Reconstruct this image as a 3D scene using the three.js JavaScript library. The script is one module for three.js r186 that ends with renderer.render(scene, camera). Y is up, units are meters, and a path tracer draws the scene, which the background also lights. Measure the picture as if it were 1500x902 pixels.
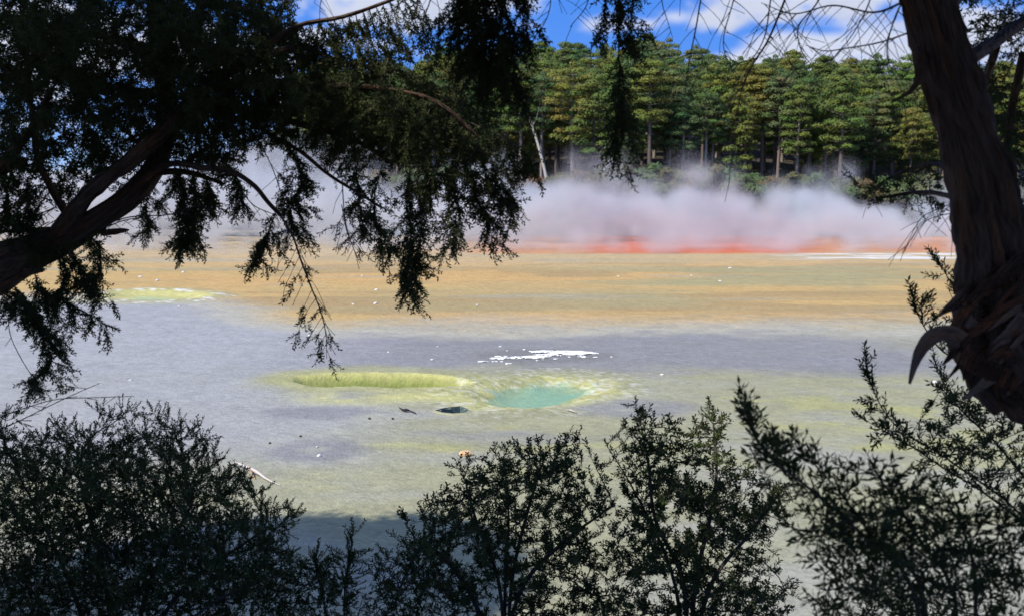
import * as THREE from 'three';
import { mergeGeometries } from 'three/addons/utils/BufferGeometryUtils.js';
import { MarchingCubes } from 'three/addons/objects/MarchingCubes.js';

// ---------------------------------------------------------------- camera, sky, sun, exposure
const scene = new THREE.Scene();
const F = 1441, EYE = 6, PITCH = Math.atan((451 - 250) / F);      // focal length in pixels of the 1500 x 902 photograph
const camera = new THREE.PerspectiveCamera(2 * Math.atan(451 / F) * 180 / Math.PI, 1500 / 902, 0.1, 3000);
camera.position.set(0, EYE, 0);
camera.rotation.x = -PITCH;
camera.focus = 10;
camera.userData.fStop = 7;
camera.updateMatrixWorld(true);
const SUN = new THREE.Vector3(-0.72, 1.0, 0.50).normalize();
const sun = new THREE.DirectionalLight(new THREE.Color(1, 0.95, 0.86), 4.3);
sun.name = 'sun';
sun.position.copy(SUN).multiplyScalar(200).add(new THREE.Vector3(0, 0, -60));
sun.target.position.set(0, 0, -60);
sun.castShadow = true;
sun.shadow.mapSize.set(4096, 4096);
Object.assign(sun.shadow.camera, { left: -120, right: 120, top: 120, bottom: -120, near: 1, far: 500 });
scene.add(sun, sun.target);
const renderer = new THREE.WebGLRenderer({ antialias: true });
renderer.toneMapping = THREE.LinearToneMapping;
renderer.toneMappingExposure = 1.13;
renderer.shadowMap.enabled = true;

// ---------------------------------------------------------------- random numbers, noise, small helpers
function rng(seed) { let s = seed | 0; return () => { s = (s + 0x6d2b79f5) | 0; let t = Math.imul(s ^ (s >>> 15), 1 | s); t = (t + Math.imul(t ^ (t >>> 7), 61 | t)) ^ t; return ((t ^ (t >>> 14)) >>> 0) / 4294967296; }; }
const hash = (x, y, z) => { let h = Math.imul(x, 374761393) ^ Math.imul(y, 668265263) ^ Math.imul(z, 2147483647 ^ 1274126177); h = Math.imul(h ^ (h >>> 13), 1274126177); return ((h ^ (h >>> 16)) >>> 0) / 4294967296; };
const mix = (a, b, t) => a + (b - a) * t, clamp = (x, a = 0, b = 1) => Math.min(b, Math.max(a, x));
const ss = (a, b, x) => { const t = clamp((x - a) / (b - a)); return t * t * (3 - 2 * t); };
function vnoise(x, y, z = 0) {
  const X = Math.floor(x), Y = Math.floor(y), Z = Math.floor(z); let u = x - X, v = y - Y, w = z - Z;
  u = u * u * (3 - 2 * u); v = v * v * (3 - 2 * v); w = w * w * (3 - 2 * w);
  const lay = (k) => mix(mix(hash(X, Y, k), hash(X + 1, Y, k), u), mix(hash(X, Y + 1, k), hash(X + 1, Y + 1, k), u), v);
  return w === 0 ? lay(Z) : mix(lay(Z), lay(Z + 1), w);
}
function fbm(x, y, z = 0, n = 4) { let s = 0, a = 0.5, t = 0; for (let i = 0; i < n; i++) { s += a * vnoise(x, y, z); t += a; a *= 0.5; x = x * 2.03 + 17.1; y = y * 2.03 + 5.7; z = z * 2.03; } return s / t; }
const gauss = (r) => (r() + r() + r() + r() - 2) * 1.0;
const V = (x, y, z) => new THREE.Vector3(x, y, z);
function ray(px, py) { return V((px - 750) / F, (451 - py) / F, -1).applyQuaternion(camera.quaternion); }
const at = (px, py, depth) => ray(px, py).multiplyScalar(depth).add(camera.position);       // depth along the line of sight
function flat(px, py, y = 0) { const d = ray(px, py); return d.multiplyScalar((y - EYE) / d.y).add(camera.position); }
const srgb = (r, g, b) => [r, g, b].map((c) => { c /= 255; return c <= 0.04045 ? c / 12.92 : ((c + 0.055) / 1.055) ** 2.4; });
const lin = (a, k = 1) => new THREE.Color().setRGB(a[0] * k, a[1] * k, a[2] * k);

const taken = new Map();
function numbered(name) { const n = taken.get(name) ?? 0; taken.set(name, n + 1); return n ? name + '_' + String(n).padStart(3, '0') : name; }
function shadowed(o) { o.traverse((m) => { if (m.isMesh) { m.castShadow = true; m.receiveShadow = true; } }); return o; }
function thing(name, label, category, pos = [0, 0, 0], group) {
  const o = new THREE.Group(); o.name = numbered(name); o.position.set(...pos); o.userData = { label, category };
  if (group) o.userData.group = group; scene.add(o); return o;
}
function part(name, geometry, material, parent, kind) {
  const m = new THREE.Mesh(geometry, material); m.name = name; if (kind) m.userData.kind = kind;
  m.castShadow = m.receiveShadow = true; parent.add(m); return m;
}
function single(name, geometry, material, label, category, group) {
  const m = new THREE.Mesh(geometry, material); m.name = numbered(name); m.userData = { label, category }; if (group) m.userData.group = group;
  m.castShadow = m.receiveShadow = true; scene.add(m); return m;
}
function structure(name, geometry, material) { const m = new THREE.Mesh(geometry, material); m.name = name; m.userData.kind = 'structure'; m.castShadow = m.receiveShadow = true; scene.add(m); return m; }
const std = (c, o = {}) => new THREE.MeshStandardMaterial({ color: Array.isArray(c) ? lin(c) : c, roughness: 0.9, ...o });

// Triangles gathered without an index; flat shaded (no normals).
class Soup {
  constructor() { this.p = []; this.c = null; }
  tri(a, b, c) { this.p.push(a.x, a.y, a.z, b.x, b.y, b.z, c.x, c.y, c.z); }
  quad(a, b, c, d) { this.tri(a, b, c); this.tri(a, c, d); }
  color(rgb, from) { this.c ??= []; while (this.c.length < this.p.length) this.c.push(...rgb); }
  geometry() {
    const g = new THREE.BufferGeometry(); g.setAttribute('position', new THREE.Float32BufferAttribute(this.p, 3));
    if (this.c) g.setAttribute('color', new THREE.Float32BufferAttribute(this.c, 3)); return g;
  }
}
// A tapered tube through points with radii, smooth normals, uv in metres, with bumps of its own.
function limb(pts, radii, sides = 8, o = {}) {
  const { rough = 0, seed = 1, cap = true, steps = 4, freq = 9 } = o;
  const curve = new THREE.CatmullRomCurve3(pts, false, 'centripetal'), n = Math.max(2, (pts.length - 1) * steps), P = [], N = [], U = [], I = [];
  const fr = [], len = []; let up = V(0.31, 0.2, 0.93), L = 0, last = null;
  for (let i = 0; i <= n; i++) {
    const t = i / n, c = curve.getPoint(t), d = curve.getTangent(t), k = t * (radii.length - 1), k0 = Math.min(radii.length - 2, Math.floor(k)), r = mix(radii[k0], radii[k0 + 1], k - k0);
    up.addScaledVector(d, -up.dot(d)).normalize(); const side = V().crossVectors(d, up);
    if (last) L += c.distanceTo(last); last = c;
    for (let s = 0; s <= sides; s++) {
      const a = s / sides * Math.PI * 2, e = V().addScaledVector(up, Math.cos(a)).addScaledVector(side, Math.sin(a));
      const rr = r * (1 + rough * (2 * fbm(Math.cos(a) * freq * 0.35 + seed, Math.sin(a) * freq * 0.35, L * freq * 0.5 / Math.max(0.02, radii[0]) * 0.1, 4) - 1));
      P.push(c.x + e.x * rr, c.y + e.y * rr, c.z + e.z * rr); N.push(e.x, e.y, e.z); U.push(s / sides * Math.max(...radii) * 6, L);
    }
  }
  const w = sides + 1;
  for (let i = 0; i < n; i++) for (let s = 0; s < sides; s++) { const a = i * w + s; I.push(a, a + 1, a + w, a + 1, a + w + 1, a + w); }
  if (cap) for (const [row, flip] of [[0, 1], [n, 0]]) {
    const c = P.length / 3, q = curve.getPoint(row ? 1 : 0), d = curve.getTangent(row ? 1 : 0).multiplyScalar(row ? 1 : -1);
    P.push(q.x, q.y, q.z); N.push(d.x, d.y, d.z); U.push(0, 0);
    for (let s = 0; s < sides; s++) { const a = row * w + s; flip ? I.push(c, a + 1, a) : I.push(c, a, a + 1); }
  }
  const g = new THREE.BufferGeometry(); g.setAttribute('position', new THREE.Float32BufferAttribute(P, 3)); g.setAttribute('uv', new THREE.Float32BufferAttribute(U, 2)); g.setIndex(I);
  if (rough) g.computeVertexNormals(); else g.setAttribute('normal', new THREE.Float32BufferAttribute(N, 3));
  return g;
}
// a limb traced as [pixel x, pixel y, depth, half width in pixels]
const traced = (list, sides = 8, o) => limb(list.map((a) => at(a[0], a[1], a[2])), list.map((a) => a[3] / F * a[2]), sides, o);
function tileTexture(size, f, srgbSpace) {
  const d = new Uint8Array(size * size * 4);
  for (let y = 0; y < size; y++) for (let x = 0; x < size; x++) { const c = f(x / size, y / size), i = (y * size + x) * 4; d[i] = clamp(c[0]) * 255; d[i + 1] = clamp(c[1] ?? c[0]) * 255; d[i + 2] = clamp(c[2] ?? c[0]) * 255; d[i + 3] = 255; }
  const t = new THREE.DataTexture(d, size, size); t.wrapS = t.wrapT = THREE.RepeatWrapping; t.magFilter = THREE.LinearFilter; t.minFilter = THREE.LinearMipmapLinearFilter; t.generateMipmaps = true;
  if (srgbSpace) t.colorSpace = THREE.SRGBColorSpace; t.needsUpdate = true; return t;
}
// noise that tiles over the unit square
function wrapNoise(u, v, n, m = n, seed = 0) {
  const x = u * n, y = v * m, X = Math.floor(x), Y = Math.floor(y); let a = x - X, b = y - Y; a = a * a * (3 - 2 * a); b = b * b * (3 - 2 * b);
  const h = (i, j) => hash(((i % n) + n) % n, ((j % m) + m) % m, seed + 91);
  return mix(mix(h(X, Y), h(X + 1, Y), a), mix(h(X, Y + 1), h(X + 1, Y + 1), a), b);
}

// ---------------------------------------------------------------- sky: deep blue air with broken fair-weather clouds
{
  const W = 2048, H = 1024, data = new Float32Array(W * H * 4);
  const banks = [[560, 10, 4.6, 1.3], [690, -12, 3.2, 1.4], [440, 55, 2.2, 0.8], [1140, 4, 4.0, 1.25], [1240, -5, 3.6, 1.4], [1290, 82, 3.2, 0.95], [90, 60, 5.5, 2.0], [250, 75, 4, 1.6], [1050, 30, 1.6, 0.7], [1420, 60, 4, 1.6]].map(([px, py, w, h]) => {
    const d = ray(px, py).normalize(); return { az: Math.atan2(d.x, -d.z), el: Math.asin(d.y), w: w * Math.PI / 180, h: h * Math.PI / 180 };
  });
  for (let row = 0; row < H; row++) {
    const el = ((row + 0.5) / H - 0.5) * Math.PI, y = Math.sin(el), e = Math.max(0, el) * 180 / Math.PI;
    const low = Math.exp(-e / 3.2), zen = ss(5, 70, e);
    const air = [0, 1, 2].map((c) => mix(mix([0.058, 0.235, 0.80][c], [0.045, 0.16, 0.55][c], zen), [0.34, 0.55, 0.92][c], low));
    for (let col = 0; col < W; col++) {
      const i = (row * W + col) * 4, a = ((col + 0.5) / W - 0.5) * 2 * Math.PI, x = Math.cos(a) * Math.cos(el), z = Math.sin(a) * Math.cos(el);
      let cover = 0, thick = 0;
      if (y > 0) {
        const k = 1 / (y + 0.09), n = fbm(x * k * 1.5 + 40, z * k * 1.5 + 11, 0.5, 5);
        cover = ss(0.51, 0.67, n) * ss(0.01, 0.06, y); thick = n;
        const az = Math.atan2(x, -z);
        for (const b of banks) {
          const u = (az - b.az) / b.w, v = (el - b.el) / b.h; if (u * u + v * v > 4) continue;
          const puff = fbm(az * 42 + 3, el * 75, 1.5, 5), s = ss(0.35, 0.95, 1.15 - (u * u + v * v) * 0.62 + (puff - 0.5) * 1.9);
          if (s > cover) { cover = s; thick = 0.55 + puff * 0.4 - v * 0.08; }
        }
      }
      const g = clamp((thick - 0.5) * 1.6), cl = [mix(0.74, 0.46, g), mix(0.77, 0.49, g), mix(0.86, 0.59, g)], k = cover * 0.88;
      for (let c = 0; c < 3; c++) data[i + c] = y <= 0 ? [0.26, 0.27, 0.24][c] : mix(air[c], cl[c], k);
      data[i + 3] = 1;
    }
  }
  const t = new THREE.DataTexture(data, W, H, THREE.RGBAFormat, THREE.FloatType); t.mapping = THREE.EquirectangularReflectionMapping; t.magFilter = THREE.LinearFilter; t.minFilter = THREE.LinearFilter; t.needsUpdate = true;
  scene.background = t; scene.environment = t;
}

// ---------------------------------------------------------------- the mineral flat
const poly = (list) => list.map(([a, b]) => { const p = flat(a, b); return [p.x, p.z]; });
function inside(pg, x, z) { let r = false; for (let i = 0, j = pg.length - 1; i < pg.length; j = i++) if ((pg[i][1] > z) !== (pg[j][1] > z) && x < (pg[j][0] - pg[i][0]) * (z - pg[i][1]) / (pg[j][1] - pg[i][1]) + pg[i][0]) r = !r; return r; }
function edge(pg, x, z) {   // signed distance, positive inside
  let d = 1e9; for (let i = 0, j = pg.length - 1; i < pg.length; j = i++) { const ax = pg[j][0], az = pg[j][1], bx = pg[i][0] - ax, bz = pg[i][1] - az, t = clamp(((x - ax) * bx + (z - az) * bz) / (bx * bx + bz * bz)); d = Math.min(d, Math.hypot(x - ax - bx * t, z - az - bz * t)); }
  return inside(pg, x, z) ? d : -d;
}
const greenPit = poly([[416, 556], [436, 550], [480, 546.5], [540, 545.5], [600, 546.5], [640, 549], [672, 553], [700, 560], [676, 566.5], [640, 568], [600, 568], [578, 569.5], [555, 567.5], [520, 566], [480, 568], [452, 566.5], [430, 561]]);
const tealPool = poly([[712, 578], [722, 566], [745, 559], [790, 556], [835, 556], [862, 561], [858, 571], [838, 580], [800, 587], [760, 589], [728, 586]]);
const yellowPool = poly([[140, 433], [165, 427], [215, 424.5], [265, 426], [305, 430], [318, 434], [290, 438], [240, 440.5], [190, 440], [152, 437]]);
const mauveRing = flat(462, 660), slateRing = flat(465, 603), slateRing2 = flat(930, 597), whitePatch = flat(793, 521);
function groundHeight(x, z) {
  let y = 0.05 * (fbm(x * 0.16 + 5, z * 0.16, 0.5, 3) - 0.5);
  const e1 = edge(greenPit, x, z); if (e1 > -0.6) y += ss(-0.35, 0, e1) * 0.03 - 0.85 * ss(0, 0.75, e1);
  const e2 = edge(tealPool, x, z); if (e2 > -1) y -= 0.34 * ss(-0.7, 0.7, e2 + 1.0 * (fbm(x * 1.7, z * 1.7, 8.5, 4) - 0.5));
  const e3 = edge(yellowPool, x, z); if (e3 > -1.4) y += 0.07 * ss(-1.2, -0.2, e3) - 0.25 * ss(-0.2, 0.8, e3);
  return y;
}
const C = {
  olive: [0.345, 0.335, 0.20], oliveY: [0.38, 0.37, 0.16], grey: [0.365, 0.358, 0.285], slate: [0.25, 0.247, 0.255], blue: [0.365, 0.367, 0.372], cream: [0.46, 0.435, 0.33],
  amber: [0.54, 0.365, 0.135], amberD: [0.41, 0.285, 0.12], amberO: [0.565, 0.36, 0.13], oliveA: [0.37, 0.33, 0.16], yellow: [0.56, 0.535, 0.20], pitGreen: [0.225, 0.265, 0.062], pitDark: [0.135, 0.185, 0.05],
  teal: [0.27, 0.46, 0.31], white: [0.74, 0.73, 0.69], red: [0.62, 0.15, 0.06], orange: [0.60, 0.27, 0.09], tan: [0.50, 0.40, 0.25], wetgrey: [0.19, 0.185, 0.165],
};
const blend = (a, b, t) => [mix(a[0], b[0], t), mix(a[1], b[1], t), mix(a[2], b[2], t)];
function groundColor(x, z) {
  const d = -z, n1 = fbm(x * 0.11, z * 0.2, 1.5, 5), n2 = fbm(x * 0.45 + 30, z * 0.8 + 9, 3.5, 5), n3 = fbm(x * 1.6 + 70, z * 2.6, 5.5, 4), n4 = fbm(x * 0.05 + 8, z * 0.35, 7.5, 4), j = (hash(Math.round(x * 97), Math.round(z * 89), 3) - 0.5);
  // near flat: olive silt with grey and yellowish drifts
  let c = blend(C.olive, C.grey, ss(0.42, 0.62, n2 * 0.6 + n1 * 0.4));
  c = blend(c, C.oliveY, 0.9 * ss(0.52, 0.68, fbm(x * 0.5 + 11, z * 1.1 + 3, 9.5, 4) * 0.7 + n3 * 0.3) * ss(16, 21, d));
  c = blend(c, C.slate, 0.5 * ss(0.56, 0.7, fbm(x * 0.2 - 9, z * 0.55, 11.5, 4)) * ss(18, 22, d));
  // blue-grey silt towards the west
  const west = ss(-1.5, -7.5, x + (n1 - 0.5) * 9) * ss(17, 22, d);
  c = blend(c, C.blue, west * 0.85);
  // slate band
  const back = 36.3 + 8.5 * ss(-6, -17, x) + (n1 - 0.5) * 7 + (n2 - 0.5) * 2.4 + j * 0.7;
  const band = ss(27.8, 30.6, d + (n2 - 0.5) * 3.5 + (x > 6 ? (x - 6) * 0.1 : 0)) * (1 - ss(9, 17, x + (n1 - 0.5) * 6) * 0.75);
  c = blend(c, blend(C.slate, C.blue, ss(-3, -10, x)), band * 0.9);
  // amber flat beyond
  let am = blend(C.amber, C.amberD, ss(0.47, 0.66, n4));
  am = blend(am, C.amberO, ss(0.5, 0.62, n1));
  am = blend(am, C.oliveA, 0.85 * ss(0.5, 0.66, fbm(x * 0.07 + 3, z * 0.3 + 40, 13.5, 5)) * (0.45 + 0.55 * ss(-2, 12, x)));
  am = blend(am, C.tan, ss(58, 70, d + (n2 - 0.5) * 8) * 0.6);
  am = blend(am, C.grey, 0.55 * ss(0.62, 0.74, fbm(x * 0.09, z * 0.5, 15.5, 4)));
  c = blend(c, C.cream, ss(back - 2.2, back + 0.4, d) * (0.5 + 0.5 * n3));
  c = blend(c, am, ss(back - 0.2, back + 5.5, d + (n3 - 0.5) * 2));
  // sulphur stain between and around the two basins
  const e1 = edge(greenPit, x, z), e2 = edge(tealPool, x, z), e3 = edge(yellowPool, x, z);
  if (d < 40) {
    const h1 = ss(-1.5, 0, e1 + (n2 - 0.5) * 1.8), h2 = ss(-1.9, -0.2, e2 + (n2 - 0.5) * 1.6);
    const span = ss(1.2, 0, Math.abs(z - flat(640, 580).z + 0.06 * (x + 2)) + (n2 - 0.5) * 0.8) * ss(-6.5, -4.5, x) * (1 - ss(1.6, 3.2, x));
    c = blend(c, C.oliveY, 0.9 * Math.max(h1, h2 * 0.9)); c = blend(c, C.yellow, 0.9 * span * ss(0.3, 0.55, n2 * 0.7 + n3 * 0.3)); c = blend(c, C.yellow, 0.75 * h2 * ss(0.48, 0.62, n2));
    c = blend(c, C.cream, 0.7 * h2 * ss(0.5, 0.7, n3));
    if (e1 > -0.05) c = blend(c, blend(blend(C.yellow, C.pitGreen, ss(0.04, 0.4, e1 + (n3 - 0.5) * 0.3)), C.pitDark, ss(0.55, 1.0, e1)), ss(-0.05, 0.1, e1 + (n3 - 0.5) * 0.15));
    if (e2 > -0.4) c = blend(c, C.teal, (0.72 + 0.28 * ss(-1.2, 1.2, x - flat(790, 572).x)) * ss(-0.3, 0.55, e2 + (n3 - 0.5) * 1.2));
    if (e2 > -1.7 && e2 < 0.25) { const sp = hash(Math.round(x * 21), Math.round(z * 13), 8); if (sp > 0.62) c = blend(c, sp > 0.8 ? C.white : C.pitDark, 0.35); }
    // grey mud rings
    for (const [q, rx, rz, wob, s] of [[mauveRing, 1.15, 1.0, 0.5, 0.85], [slateRing, 1.5, 0.75, 0.5, 0.8], [slateRing2, 1.7, 1.05, 0.6, 0.75]]) {
      const r = Math.hypot((x - q.x) / rx, (z - q.z) / rz) + (n2 - 0.5) * wob + (n3 - 0.5) * 0.25;
      c = blend(c, C.slate, s * (1 - ss(0.6, 1.25, r))); c = blend(c, C.grey, 0.75 * (1 - ss(0.15, 0.55, r)) * ss(0.42, 0.6, n3));
    }
    const rw = Math.hypot((x - whitePatch.x) / 2.9, (z - whitePatch.z) / 1.6) + (n2 - 0.5) * 0.6; c = blend(c, C.wetgrey, 0.75 * (1 - ss(0.55, 1.0, rw)) * ss(0.3, 0.6, n3 + 0.1));
  }
  if (d > 40 && e3 > -3) {
    c = blend(c, C.oliveY, 0.7 * ss(-1.6, 0, e3 + (n2 - 0.5) * 2)); c = blend(c, C.yellow, 0.85 * ss(-0.4, 0.6, e3 + (n3 - 0.5) * 0.6)); c = blend(c, C.teal, 0.6 * ss(1.1, 2.0, e3 + (n3 - 0.5) * 1.1)); c = blend(c, C.orange, 0.3 * ss(0.6, 0.9, e3) * (1 - ss(1.0, 1.4, e3)) * ss(0.5, 0.6, n3));
    const sp = hash(Math.round(x * 7), Math.round(z * 4), 4); if (e3 < 0.1 && e3 > -0.9 && sp > 0.8) c = blend(c, C.white, 0.8);
  }
  // antimony shelf and white sinter at the back
  const px = 750 + x / d * F, shelf = 71.2 + (n2 - 0.5) * 1.2 + 1.2 * ss(1150, 1300, px);
  const redOn = (0.45 * ss(600, 760, px + (n1 - 0.5) * 120) + 0.55 * ss(800, 920, px + (n1 - 0.5) * 120)) * (1 - 0.5 * ss(1130, 1230, px));
  c = blend(c, blend(C.orange, C.red, ss(0, 2.0, d - shelf + (n3 - 0.5))), redOn * ss(-0.25, 0.35, d - shelf + (n3 - 0.5) * 0.8));
  const sinter = ss(1110, 1230, px + (n2 - 0.5) * 160) * ss(66.5, 67.8, d + (n2 - 0.5) * 3) * (1 - ss(71.4, 72.4, d + (n2 - 0.5) * 2));
  c = blend(c, C.white, sinter * ss(0.40, 0.56, fbm(x * 0.35, z * 1.6, 21.5, 4)));
  const g = 1 + (n3 - 0.5) * 0.30 + j * 0.18; return [c[0] * g, c[1] * g, c[2] * g];
}
const holeC = flat(661, 601.5), holeRim = [[637, 602], [652, 598], [674, 595.5], [684, 600], [687, 602], [680, 605.5], [662, 606.5], [648, 605]].map(([a, b]) => flat(a, b));
{
  const steps = (list) => { const out = [list[0][0]]; for (const [a, b, s0, s1] of list) { let x = a; while (x < b - 1e-6) { const t = (x - a) / (b - a); x = Math.min(b, x + mix(s0, s1, t)); out.push(x); } } return out; };
  const half = steps([[0, 13, 0.11, 0.14], [13, 46, 0.2, 0.6], [46, 260, 2, 40]]), xs = [...half.slice(1).reverse().map((x) => -x), ...half], zs = steps([[12, 32, 0.09, 0.11], [32, 74, 0.13, 0.3], [74, 120, 0.5, 2], [120, 420, 4, 40]]).map((d) => -d);
  const nx = xs.length, nz = zs.length, P = new Float32Array(nx * nz * 3), Cc = new Float32Array(nx * nz * 3), U = new Float32Array(nx * nz * 2), I = [];
  for (let j = 0, k = 0; j < nz; j++) for (let i = 0; i < nx; i++, k++) {
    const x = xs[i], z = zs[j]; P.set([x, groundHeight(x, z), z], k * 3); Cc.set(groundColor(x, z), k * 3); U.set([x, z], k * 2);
  }
  const hole = holeRim.map((p) => [p.x, p.z]);
  for (let j = 0; j < nz - 1; j++) for (let i = 0; i < nx - 1; i++) {
    if (zs[j] > -27 && edge(hole, (xs[i] + xs[i + 1]) / 2, (zs[j] + zs[j + 1]) / 2) > 0.0) continue;
    const a = j * nx + i; I.push(a, a + 1, a + nx, a + 1, a + nx + 1, a + nx);
  }
  const g = new THREE.BufferGeometry(); g.setAttribute('position', new THREE.BufferAttribute(P, 3)); g.setAttribute('color', new THREE.BufferAttribute(Cc, 3)); g.setAttribute('uv', new THREE.BufferAttribute(U, 2)); g.setIndex(I); g.computeVertexNormals();
  const grain = tileTexture(1024, (u, v) => {
    const a = wrapNoise(u, v, 512, 512, 1), b = wrapNoise(u, v, 160, 220, 2), c = wrapNoise(u, v, 40, 64, 3), e = wrapNoise(u, v, 11, 17, 4), s = a > 0.93 ? -0.16 : a < 0.06 ? 0.1 : 0;
    const k = 0.9 + (a - 0.5) * 0.14 + (b - 0.5) * 0.24 + (c - 0.5) * 0.14 + (e - 0.5) * 0.06 + s; return [k, k, k * 0.99];
  });
  grain.repeat.set(1 / 6, 1 / 6);
  const bump = tileTexture(1024, (u, v) => [0.25 * wrapNoise(u, v, 400, 400, 5) + 0.35 * wrapNoise(u, v, 120, 160, 6) + 0.4 * wrapNoise(u, v, 36, 52, 7)]); bump.repeat.set(1 / 6, 1 / 6);
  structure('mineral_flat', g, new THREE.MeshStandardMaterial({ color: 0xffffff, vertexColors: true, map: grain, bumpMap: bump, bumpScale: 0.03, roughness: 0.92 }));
  // the little sharp-edged sink hole
  const s = new Soup(), cx = holeC.x, cz = holeC.z, R = (p, k, y) => V(cx + (p.x - cx) * k, y, cz + (p.z - cz) * k), n = holeRim.length;
  for (let i = 0; i < n; i++) {
    const a = holeRim[i], b = holeRim[(i + 1) % n];
    const rim = C.olive; s.quad(R(a, 1.35, -0.03), R(b, 1.35, -0.03), R(b, 1.0, 0.022), R(a, 1.0, 0.022)); s.color(rim); s.quad(R(a, 1.0, 0.022), R(b, 1.0, 0.022), R(b, 0.96, -0.28), R(a, 0.96, -0.28)); s.color([0.10, 0.15, 0.15]); s.tri(R(a, 0.96, -0.28), R(b, 0.96, -0.28), V(cx, -0.3, cz)); s.color([0.25, 0.28, 0.25]);
  }
  structure('sink_hole', s.geometry(), new THREE.MeshStandardMaterial({ vertexColors: true, roughness: 0.8, side: THREE.DoubleSide }));
}
function pond(name, pg, y, shrink, material) {
  const c = pg.reduce((a, p) => [a[0] + p[0] / pg.length, a[1] + p[1] / pg.length], [0, 0]), sh = new THREE.Shape(pg.map(([x, z]) => new THREE.Vector2(c[0] + (x - c[0]) * shrink, -(c[1] + (z - c[1]) * shrink))));
  const g = new THREE.ShapeGeometry(sh); g.rotateX(-Math.PI / 2); g.translate(0, y, 0); structure(name, g, material);
}
pond('milky_teal_water', tealPool, -0.19, 1.3, new THREE.MeshPhysicalMaterial({ color: lin([0.28, 0.48, 0.33]), roughness: 0.5, transparent: true, opacity: 0.3 }));
pond('hot_pool_water', [[-30, -92], [46, -90], [50, -112], [-26, -116]], 0.05, 1, new THREE.MeshPhysicalMaterial({ color: lin([0.20, 0.30, 0.32]), roughness: 0.15 }));

// foreground bank that the camera stands on, and the hill behind
const bankY = (x, z) => clamp(5.45 + 0.47 * z, -0.06, 4.4) - 0.22 * fbm(x * 0.6, z * 0.6, 2.5, 3) * ss(-12, -9, z);
const hillY = (x, z) => {
  const d = -z, edgeD = 112 - 6 * ss(10, 60, x), up = clamp((d - edgeD) / 95), west = ss(-55, -22, x * 140 / Math.max(d, 60));
  return Math.min(3.6, ss(edgeD - 13, edgeD - 3, d) * (3.4 - 1.6 * ss(15, 55, x))) * mix(0.3, 1, west) + (up * 12.5 * (1 - 0.42 * ss(0.15, 0.5, x / Math.max(60, d))) + 9 * ss(0.75, 1.6, up) + 2 * (fbm(x * 0.02, z * 0.02, 4.5, 3) - 0.5) * up) * mix(0.12, 1, west) - 0.1;
};
function sheet(x0, x1, z0, z1, nx, nz, f) {
  const g = new THREE.PlaneGeometry(1, 1, nx, nz), p = g.attributes.position, u = g.attributes.uv;
  for (let i = 0; i < p.count; i++) { const x = mix(x0, x1, p.getX(i) + 0.5), z = mix(z0, z1, p.getY(i) + 0.5); p.setXYZ(i, x, f(x, z), z); u.setXY(i, x, z); }
  g.computeVertexNormals(); return g;
}
const litter = tileTexture(512, (u, v) => { const a = wrapNoise(u, v, 200, 200, 11), b = wrapNoise(u, v, 40, 40, 12), c = wrapNoise(u, v, 9, 9, 13); const k = 0.35 + 0.4 * a + 0.3 * b * c; return [k, k * 0.84, k * 0.62]; });
litter.repeat.set(0.5, 0.5);
const soil = new THREE.MeshStandardMaterial({ color: lin([0.075, 0.068, 0.052]), map: litter, roughness: 1, side: THREE.DoubleSide });
structure('foreground_bank', sheet(-40, 40, 25, -14, 80, 60, bankY), soil);
structure('hillside', sheet(-420, 420, -100, -460, 120, 70, hillY), soil);

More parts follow.
